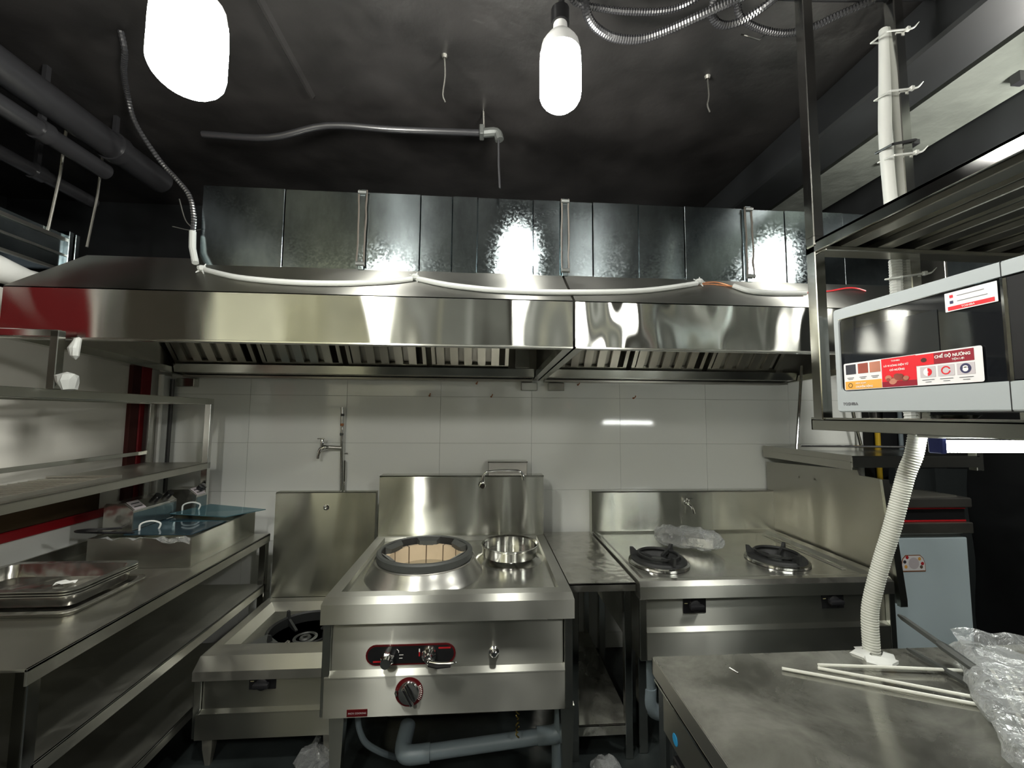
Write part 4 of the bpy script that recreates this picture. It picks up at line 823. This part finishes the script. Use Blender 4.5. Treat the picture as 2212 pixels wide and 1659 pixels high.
for dx, dz_, mt in ((.03, .068, 'red_print'), (.10, .060, 'sticker_orange'), (.015, .045, 'sticker_dark'), (.115, .035, 'red_print'), (.02, .02, 'sticker_orange'), (.108, .018, 'clay_dark')):
    part('print_mark', MB().lathe([(.009, -.6286), (.001, -.6290)], (2.219 + dx, 0, .690 + dz_), 10, 'y'), mt, sk_)
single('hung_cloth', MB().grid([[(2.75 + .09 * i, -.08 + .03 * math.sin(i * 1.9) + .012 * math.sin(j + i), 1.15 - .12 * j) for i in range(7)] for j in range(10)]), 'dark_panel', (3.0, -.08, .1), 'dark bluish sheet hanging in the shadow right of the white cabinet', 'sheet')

# ------------------------------------------------------------------ left bench and what stands on it
B_ = thing('work_bench', 'long steel work bench with undershelves along the left wall', 'bench', (-1.6, -.8, 0))
part('benchtop', MB().box(-1.955, -1.225, -1.455, -.19, .792, .800, .001).box(-1.232, -1.225, -1.455, -.19, .755, .80, .001), 'steel_bench', B_)
part('upstand', MB().box(-1.962, -1.950, -1.455, -.05, .79, .86, .002).box(-1.955, -1.70, -.19, -.05, .792, .80), 'steel_bench', B_)
part('middle_shelf', MB().box(-1.94, -1.230, -1.42, -.21, .520, .526, .001).box(-1.237, -1.230, -1.42, -.21, .482, .526, .001), 'steel_bench', B_)
part('bottom_shelf', MB().box(-1.94, -1.250, -1.42, -.21, .205, .211, .001).box(-1.257, -1.250, -1.42, -.21, .172, .211, .001), 'steel_bench', B_)
part('back_sheet', MB().box(-1.945, -1.935, -1.42, -.2, .0, .79), 'steel_soiled', B_)
for x, y in ((-1.266, -.225), (-1.266, -1.445), (-1.93, -1.445)): part('leg', MB().box(x, x + .036, y, y + .036, 0, .792, .002), 'steel_post', B_)
kb = thing('near_cabinet', 'steel cabinet at the very left front corner, beside the bench end', 'cabinet', (-1.6, -1.8, 0))
part('carcass', MB().box(-1.95, -1.275, -2.3, -1.49, .05, .775, .003), 'steel_bench', kb)
part('cabinet_top', MB().box(-1.95, -1.268, -2.3, -1.475, .775, .795, .004), 'steel_bench', kb)
part('door_edge', MB().box(-1.277, -1.270, -2.2, -1.52, .10, .74, .004), 'steel_bench', kb)
part('plinth', MB().box(-1.93, -1.30, -2.28, -1.51, 0, .05), 'red_paint', kb)
# gastronorm trays
def tray(cx, cy, z, w_, d, h_, label, name='oven_tray', rot=0., k=0):
    t = thing(name, label, 'tray', (cx, cy, z), rot, 'stacked steel trays on the bench')
    r = .035
    e = .012 * k
    m = MB().loft([rrect(0, 0, w_ - .05 - e, d - .05 - e, r, .0), rrect(0, 0, w_ - .030 - e * .6, d - .030 - e * .6, r + .004, h_ - .001), rrect(0, 0, w_, d, r + .012, h_), rrect(0, 0, w_, d, r + .012, h_ + .003), rrect(0, 0, w_ - .036 - e * .6, d - .036 - e * .6, r, h_ + .003), rrect(0, 0, w_ - .058 - e, d - .058 - e, r - .004, .002)], True, True)
    lpart('tray_shell', m, 'steel_side', t); return t
tray(-1.655, -1.015, .801, .56, .34, .020, 'bottom steel tray of the stack on the bench, the widest and shallowest')
tray(-1.645, -1.010, .8245, .50, .30, .040, 'deep steel tray whose side shows lowest in the nested stack')
tray(-1.645, -1.010, .8315, .50, .30, .041, 'steel tray in the middle of the nested stack, second rim down', k=1)
tray(-1.645, -1.010, .8380, .50, .30, .044, 'topmost steel tray of the stack holding two paper scraps', k=2)
for c, s, mt, lb in (((-1.58, -.985, .842), 1, 'white_pvc', 'crumpled white paper scrap in the top tray'), ((-1.62, -1.075, .842), 1.2, 'tag_yellow', 'yellowish paper scrap in the top tray, nearer the viewer')):
    m = MB().grid([[(c[0] + .015 * s * (i - 2) , c[1] + .011 * s * (j - 1.5), c[2] + .001 + .010 * abs(math.sin(i * 1.3 + j * 2.1))) for i in range(5)] for j in range(4)])
    single('paper_scrap', m, mt, c, lb, 'paper', smooth=False)
# electric fryer with loose lids
FR = thing('table_fryer', 'open steel table-top fryer body on the far end of the bench', 'fryer', (-1.53, -.46, .8))
x0_, x1_, y0_, y1_ = -1.752, -1.310, -.715, -.20
m = MB().loft([ring4(x0_, x1_, y0_, y1_, .801), ring4(x0_, x1_, y0_, y1_, .932), ring4(x0_ + .012, x1_ - .012, y0_ + .012, y1_ - .012, .932), ring4(x0_ + .014, x1_ - .014, y0_ + .014, y1_ - .014, .80 + .03)], True, True)
part('tub', m, 'steel_splash', FR)
part('divider', MB().box(x0_, x1_ - .01, -.425, -.405, .85, .930), 'steel', FR)
def ctrl(xa, xb, ya_, yb2, z0_, z1_, label):
    t = thing('control_box', label, 'control box', ((xa + xb) / 2, (ya_ + yb2) / 2, z0_), group='fryer heating heads')
    part('case', MB().prism([(xa, z0_), (xb, z0_), (xb, z1_ - .035), (xb - .045, z1_), (xa + .01, z1_), (xa, z1_ - .01)], 'y', ya_, yb2), 'steel_side', t)
    part('film_side', MB().box(xb, xb + .002, ya_ + .005, yb2 - .005, z0_ + .01, z1_ - .045), 'blue_case', t)
    part('label_plate', MB().loft([[(xb - .001, ya_ + .012, z1_ - .033), (xb - .043, ya_ + .012, z1_ + .001), (xb - .043, ya_ + .075, z1_ + .001), (xb - .001, ya_ + .075, z1_ - .033)], [(xb + .001, ya_ + .012, z1_ - .031), (xb - .041, ya_ + .012, z1_ + .003), (xb - .041, ya_ + .075, z1_ + .003), (xb + .001, ya_ + .075, z1_ - .031)]]), 'sticker_pale', t)
    part('label_print', MB().tube([(xb - .012, ya_ + .02, z1_ - .021), (xb - .012, ya_ + .065, z1_ - .021)], .003, 5).tube([(xb - .028, ya_ + .02, z1_ - .008), (xb - .028, ya_ + .065, z1_ - .008)], .003, 5), 'black_plastic', t)
    for yy in ((ya_ + yb2) / 2 + .03, yb2 - .03):
        part('dial', MB().tube([(xb - .03, yy, z1_ - .014), (xb - .012, yy, z1_ + .008)], .017, 14), 'black_plastic', t)
    part('edge_trim', MB().tube([(xb, ya_, z1_ - .035), (xb, yb2, z1_ - .035)], .002, 5).tube([(xb, ya_, z0_ + .008), (xb, yb2, z0_ + .008)], .002, 5), 'chrome', t)
ctrl(-1.775, -1.645, -.62, -.345, .933, 1.065, 'near steel control box with a white label standing on the fryer')
ctrl(-1.735, -1.585, -.285, -.195, .933, 1.070, 'far steel control box on the fryer, next to the back wall')
for pts, mt, lb in (([(-1.635, -.675, .934), (-1.330, -.690, .936), (-1.318, -.455, .936), (-1.635, -.40, .940)], 'blue_film', 'near fryer lid covered in dark blue film'),
                    ([(-1.64, -.395, .962), (-1.345, -.42, .948), (-1.235, -.235, .944), (-1.56, -.20, .968)], 'teal_film', 'far fryer lid covered in teal film, overhanging the fryer edge')):
    t = thing('fryer_lid', lb, 'lid', pts[0], group='fryer lids')
    part('lid_plate', MB().loft([pts, [(p[0], p[1], p[2] + .004) for p in pts]]), mt, t)
    cx_, cy_ = (pts[0][0] + .03, pts[0][1] + .05), 0
    part('handle', MB().tube(spline([(pts[0][0] + .02, pts[0][1] + .06, pts[0][2] + .004), (pts[0][0] + .025, pts[0][1] + .06, pts[0][2] + .035), (pts[0][0] + .06, pts[0][1] + .075, pts[0][2] + .045), (pts[0][0] + .09, pts[0][1] + .09, pts[0][2] + .03), (pts[0][0] + .085, pts[0][1] + .09, pts[0][2] + .004)], 4), .004, 8), 'white_pvc', t)
single('power_cord', MB().tube(spline([(-1.69, -.60, .95), (-1.70, -.68, .965), (-1.75, -.73, .975), (-1.80, -.72, .965), (-1.74, -.69, .952), (-1.66, -.66, .942), (-1.60, -.665, .942)], 6), .005, 8), 'black_rubber', (-1.69, -.65, .94), 'black power cord curled over the near corner of the fryer', 'cord')
m = MB().grid([[(-1.70 + .03 * i, -.722 + .008 * math.sin(i * 1.7 + j), .936 + .006 * math.sin(i * 2.3) - .012 * j * (1 if i > 8 else .2)) for i in range(14)] for j in range(3)])
single('film_scrap', m, 'film_milky', (-1.5, -.72, .935), 'torn clear film along the near rim of the fryer', 'film', smooth=False)
# left wire shelf over the bench (slightly askew), local frame: +x = right, -y = towards the viewer
SH = thing('bench_shelf', 'steel frame shelf standing over the left bench', 'shelf', (-1.59, -.175, .80), math.atan2(.09, 1.125))
for x, y in ((-.032, -.032), (-.345, -.032)): lpart('post', MB().box(x, x + .032, y, y + .032, 0, .745, .002), 'steel_post', SH)
lpart('top_rail', MB().box(-.035, .0, -1.75, 0, .742, .776, .002), 'steel', SH)
lpart('top_rail', MB().box(-.345, -.31, -1.75, 0, .742, .776, .002), 'steel', SH)
lpart('end_rail', MB().box(-.31, -.035, -.035, 0, .742, .776, .002), 'steel', SH)
lpart('shelf_deck', MB().box(-.345, 0, -1.75, 0, .402, .408, .001).box(-.006, 0, -1.75, 0, .372, .408, .001), 'steel_soiled', SH)
lpart('rear_bar', MB().box(-.345, -.335, -1.75, 0, .455, .475, .001), 'steel', SH)
lpart('upper_post', MB().box(-.030, -.004, -.985, -.955, .776, .985, .002), 'steel_post', SH)
lpart('upper_rail', MB().box(-.50, -.004, -.985, -.955, .962, .988, .002), 'steel_post', SH)
m = MB()
for k in range(14): m.box(-.30 + .02 * k, -.297 + .02 * k, -1.6, -.62, .409, .413)
for k in range(26): m.box(-.30, -.03, -1.6 + .039 * k, -1.597 + .039 * k, .413, .417)
m.box(-.305, -.025, -.625, -.615, .409, .424).box(-.03, -.022, -1.6, -.62, .409, .424)
g = put('wire_grid', m.mesh('wire_grid', 'steel_dull'), None, (-1.59, -.175, .80)); g.rotation_euler = SH.rotation_euler
tag(g, 'dark wire grid lying on the deck of the left shelf', 'grid')
m = MB().lathe([(.001, -.03), (.022, -.026), (.030, 0), (.024, .022), (.001, .03)], (0, 0, 0), 10); crumple(m, .012, 5)
k = put('tape_lump', m.mesh('tape_lump', 'conduit_grey', smooth=False), None, (-1.478, -1.15, 1.60)); tag(k, 'lump of white tape on the shelf rail at the foot of the upper post', 'tape')
m = MB().lathe([(.001, -.035), (.012, -.026), (.016, 0), (.010, .03), (.001, .035)], (0, 0, 0), 10); crumple(m, .010, 9)
k = put('tape_lump', m.mesh('tape_lump', 'conduit_grey', smooth=False), None, (-1.462, -1.15, 1.725)); tag(k, 'lump of white tape near the top of the upper shelf post', 'tape')

# ------------------------------------------------------------------ front right work table
FT = thing('front_table', 'dusty steel work table with dark drawers in the right foreground', 'table', (1.2, -2.2, 0))
part('tabletop', MB().box(.498, 2.3, -2.75, -1.49, .792, .800, .003), 'steel_table', FT)
part('top_edge', MB().box(.497, .503, -2.75, -1.49, .752, .7985, .001).box(.497, 2.3, -1.496, -1.490, .752, .7985, .001), 'steel_dull', FT)
part('carcass', MB().box(.52, 2.28, -2.74, -1.52, .06, .79), 'dark_panel', FT)
part('rear_sheet', MB().box(.545, 2.26, -1.519, -1.512, .10, .75), 'steel_dull', FT)
part('corner_post', MB().box(.508, .54, -1.545, -1.505, .0, .752, .002), 'dark_panel', FT)
fpn = part('front_fascia', MB().box(.502, .520, -1.80, -1.55, .64, .745, .001), 'steel_soiled', FT)
part('edge_strip', MB().box(.499, .503, -1.80, -1.50, .738, .744), 'steel', FT)
part('round_sticker', MB().lathe([(.014, -.0005), (.013, -.0015), (.001, -.0015)], (.502, -1.62, .668), 20, 'x'), 'blue_sticker', FT)
dr1 = part('drawer', MB().box(.500, .518, -1.80, -1.605, .30, .62, .003), 'black_plastic', FT)
part('drawer_handle', MB().box(.492, .500, -1.80, -1.61, .585, .60, .002), 'steel_dull', dr1)
dr2 = part('drawer', MB().box(.500, .518, -2.10, -1.81, .30, .74, .003), 'black_plastic', FT)
part('drawer_handle', MB().box(.492, .500, -2.10, -1.82, .70, .72, .002), 'steel_dull', dr2)
for a, b_, lb in (((.83, -1.576, .806), (1.215, -1.742, .806), 'white plastic stick on the front table, reaching furthest left'), ((.931, -1.580, .806), (1.225, -1.726, .8125), 'white plastic stick on the front table crossing between the other two'), ((.935, -1.577, .8125), (1.310, -1.622, .812), 'white plastic stick on the front table, the one furthest back')):
    single('plastic_stick', MB().tube([a, ((a[0] + b_[0]) / 2, (a[1] + b_[1]) / 2 , (a[2] + b_[2]) / 2 + .001), b_], .0042, 8), 'straw_white', a, lb, 'stick', 'white plastic sticks on the front table')
for a, b_, r, lb in (((1.268, -1.515, .812), (1.262, -1.760, .812), .007, 'thin dark metal bar under the clear bag, nearer the sticks'), ((1.262, -1.50, .902), (1.262, -1.72, .853), .0085, 'dark metal bar with a raised tip sticking out of the clear bag')):
    A, Bv = Vector(a), Vector(b_)
    t = thing('dark_bar', lb, 'bar', a, group='dark bars on the front table')
    d = (Bv - A).normalized()
    part('bar_blade', MB().tube([A, A + d * .015, A + d * .11], [r * .45, r * .9, r], 4), 'iron_worn', t)
    part('bar_handle', MB().tube([A + d * .11, A + d * .125, Bv], [r, r * 1.35, r * 1.25], 6), 'iron_worn', t)
m = parcel((1.285, -1.845, .801), .84, .64, .27, .07, 8.1, 46, 22, .022, .0)
bg = thing('plastic_bag', 'crumpled clear plastic bag of wires at the right edge of the front table', 'bag', (1.3, -1.8, .8))
part('bag_film', m, 'film_milky', bg, smooth=False)
random.seed(9)
for k in range(7):
    a = .84 + .12 * math.sin(k * 2.1); px_, py_ = 1.285 + .07 * math.sin(k * 1.7), -1.845 + .05 * math.cos(k * 2.3)
    part('bag_stick', MB().tube([(px_ - .2 * math.cos(a), py_ - .2 * math.sin(a), .815 + .006 * (k % 3)), (px_ + .2 * math.cos(a), py_ + .2 * math.sin(a), .83 + .006 * (k % 2))], .004, 6), 'straw_white', bg)
single('film_wisp', MB().grid([[(1.44 + .03 * i, -1.52 - .012 * i + .01 * j, .815 + .012 * abs(math.sin(i * 1.1)) + .012 * j) for i in range(10)] for j in range(4)]), 'film_milky', (1.5, -1.55, .81), 'wisp of clear film behind the bag at the back edge of the table', 'film', smooth=False)
single('screw', MB().tube([(.69, -1.558, .802), (.70, -1.582, .802)], .0022, 6), 'chrome', (.69, -1.57, .80), 'small bright screw lying on the dusty table top', 'screw')

# ------------------------------------------------------------------ pipes and litter under the ranges
t = thing('drain_pipe', 'grey plastic drain pipe running under the wok range', 'pipe', (0, -.9, 0))
part('pipe_run', MB().tube([(-.235, -.93, .132), (.305, -.90, .158)], .028, 18), 'grey_pvc', t)
part('elbow', MB().tube(spline([(-.20, -.93, .133), (-.285, -.932, .131), (-.312, -.90, .135), (-.312, -.80, .15)], 5), .033, 18), 'grey_pvc', t)
part('elbow', MB().tube(spline([(.24, -.90, .155), (.32, -.90, .162), (.345, -.90, .20), (.345, -.90, .34)], 5), .033, 18), 'grey_pvc', t)
part('down_pipe', MB().tube([(.325, -.88, .15), (.325, -.88, .002)], .020, 14), 'grey_pvc', t)
t = thing('drain_pipe', 'grey plastic drain pipe dropping behind the front table corner', 'pipe', (.765, -.80, 0))
part('pipe_run', MB().tube([(.765, -.80, .43), (.765, -.80, .24)], .028, 16), 'grey_pvc', t)
part('elbow', MB().tube(spline([(.765, -.80, .27), (.765, -.80, .20), (.80, -.79, .155), (.87, -.78, .145)], 5), .033, 16), 'grey_pvc', t)
single('gas_hose', MB().tube(spline([(-.495, -.90, .345), (-.497, -.90, .255), (-.487, -.90, .204), (-.463, -.89, .15), (-.41, -.86, .09), (-.36, -.80, .02)], 6), .0115, 10), 'grey_pvc', (-.495, -.9, .02), 'grey gas hose hanging under the left end of the wok range', 'hose')
single('hose_nut', MB().lathe([(.014, -.02), (.016, -.012), (.016, .012), (.011, .02)], (-.497, -.90, .295), 8), 'steel_dull', (-.497, -.9, .28), 'metal nut on the grey gas hose', 'nut')
m = MB()
for k in range(6):
    a = k * PI / 2
    m.tube([(.150 + .006 * math.cos(a + q), -.985 + .004 * math.sin(a + q), .345 - .022 * k - .004 * q) for q in range(6)], .003, 5)
single('brass_chain', m, 'brass', (.15, -.985, .22), 'short brass chain dangling under the wok range', 'chain')
t = thing('lower_tank', 'steel tank standing on the floor behind the pipe under the wok range', 'tank', (-.2, -.5, 0))
part('tank_body', MB().box(-.46, .10, -.55, -.30, .0, .33, .02, 2), 'steel_soiled', t)
part('tank_cable', MB().tube(spline([(-.25, -.57, .34), (-.16, -.575, .27), (-.02, -.575, .22), (.1, -.57, .17)], 5), .008, 8), 'black_rubber', t)
def litter(c, r, seed, label):
    m = MB().lathe([(.001, 0), (r, .004), (r * 1.05, r * .45), (r * .7, r * .9), (.001, r)], c, 22); 
    crumple(m, r * .32, seed, 1.6)
    for v in m.bm.verts: v.co.z = max(v.co.z, .002)
    return single('film_ball', m, 'film_milky', c, label, 'film', 'balls of film on the floor', smooth=False)
litter((-.70, -.80, .002), .075, 2, 'crumpled clear film on the floor under the low stove')
litter((.53, -.92, .002), .06, 6, 'crumpled clear film on the floor under the side table')
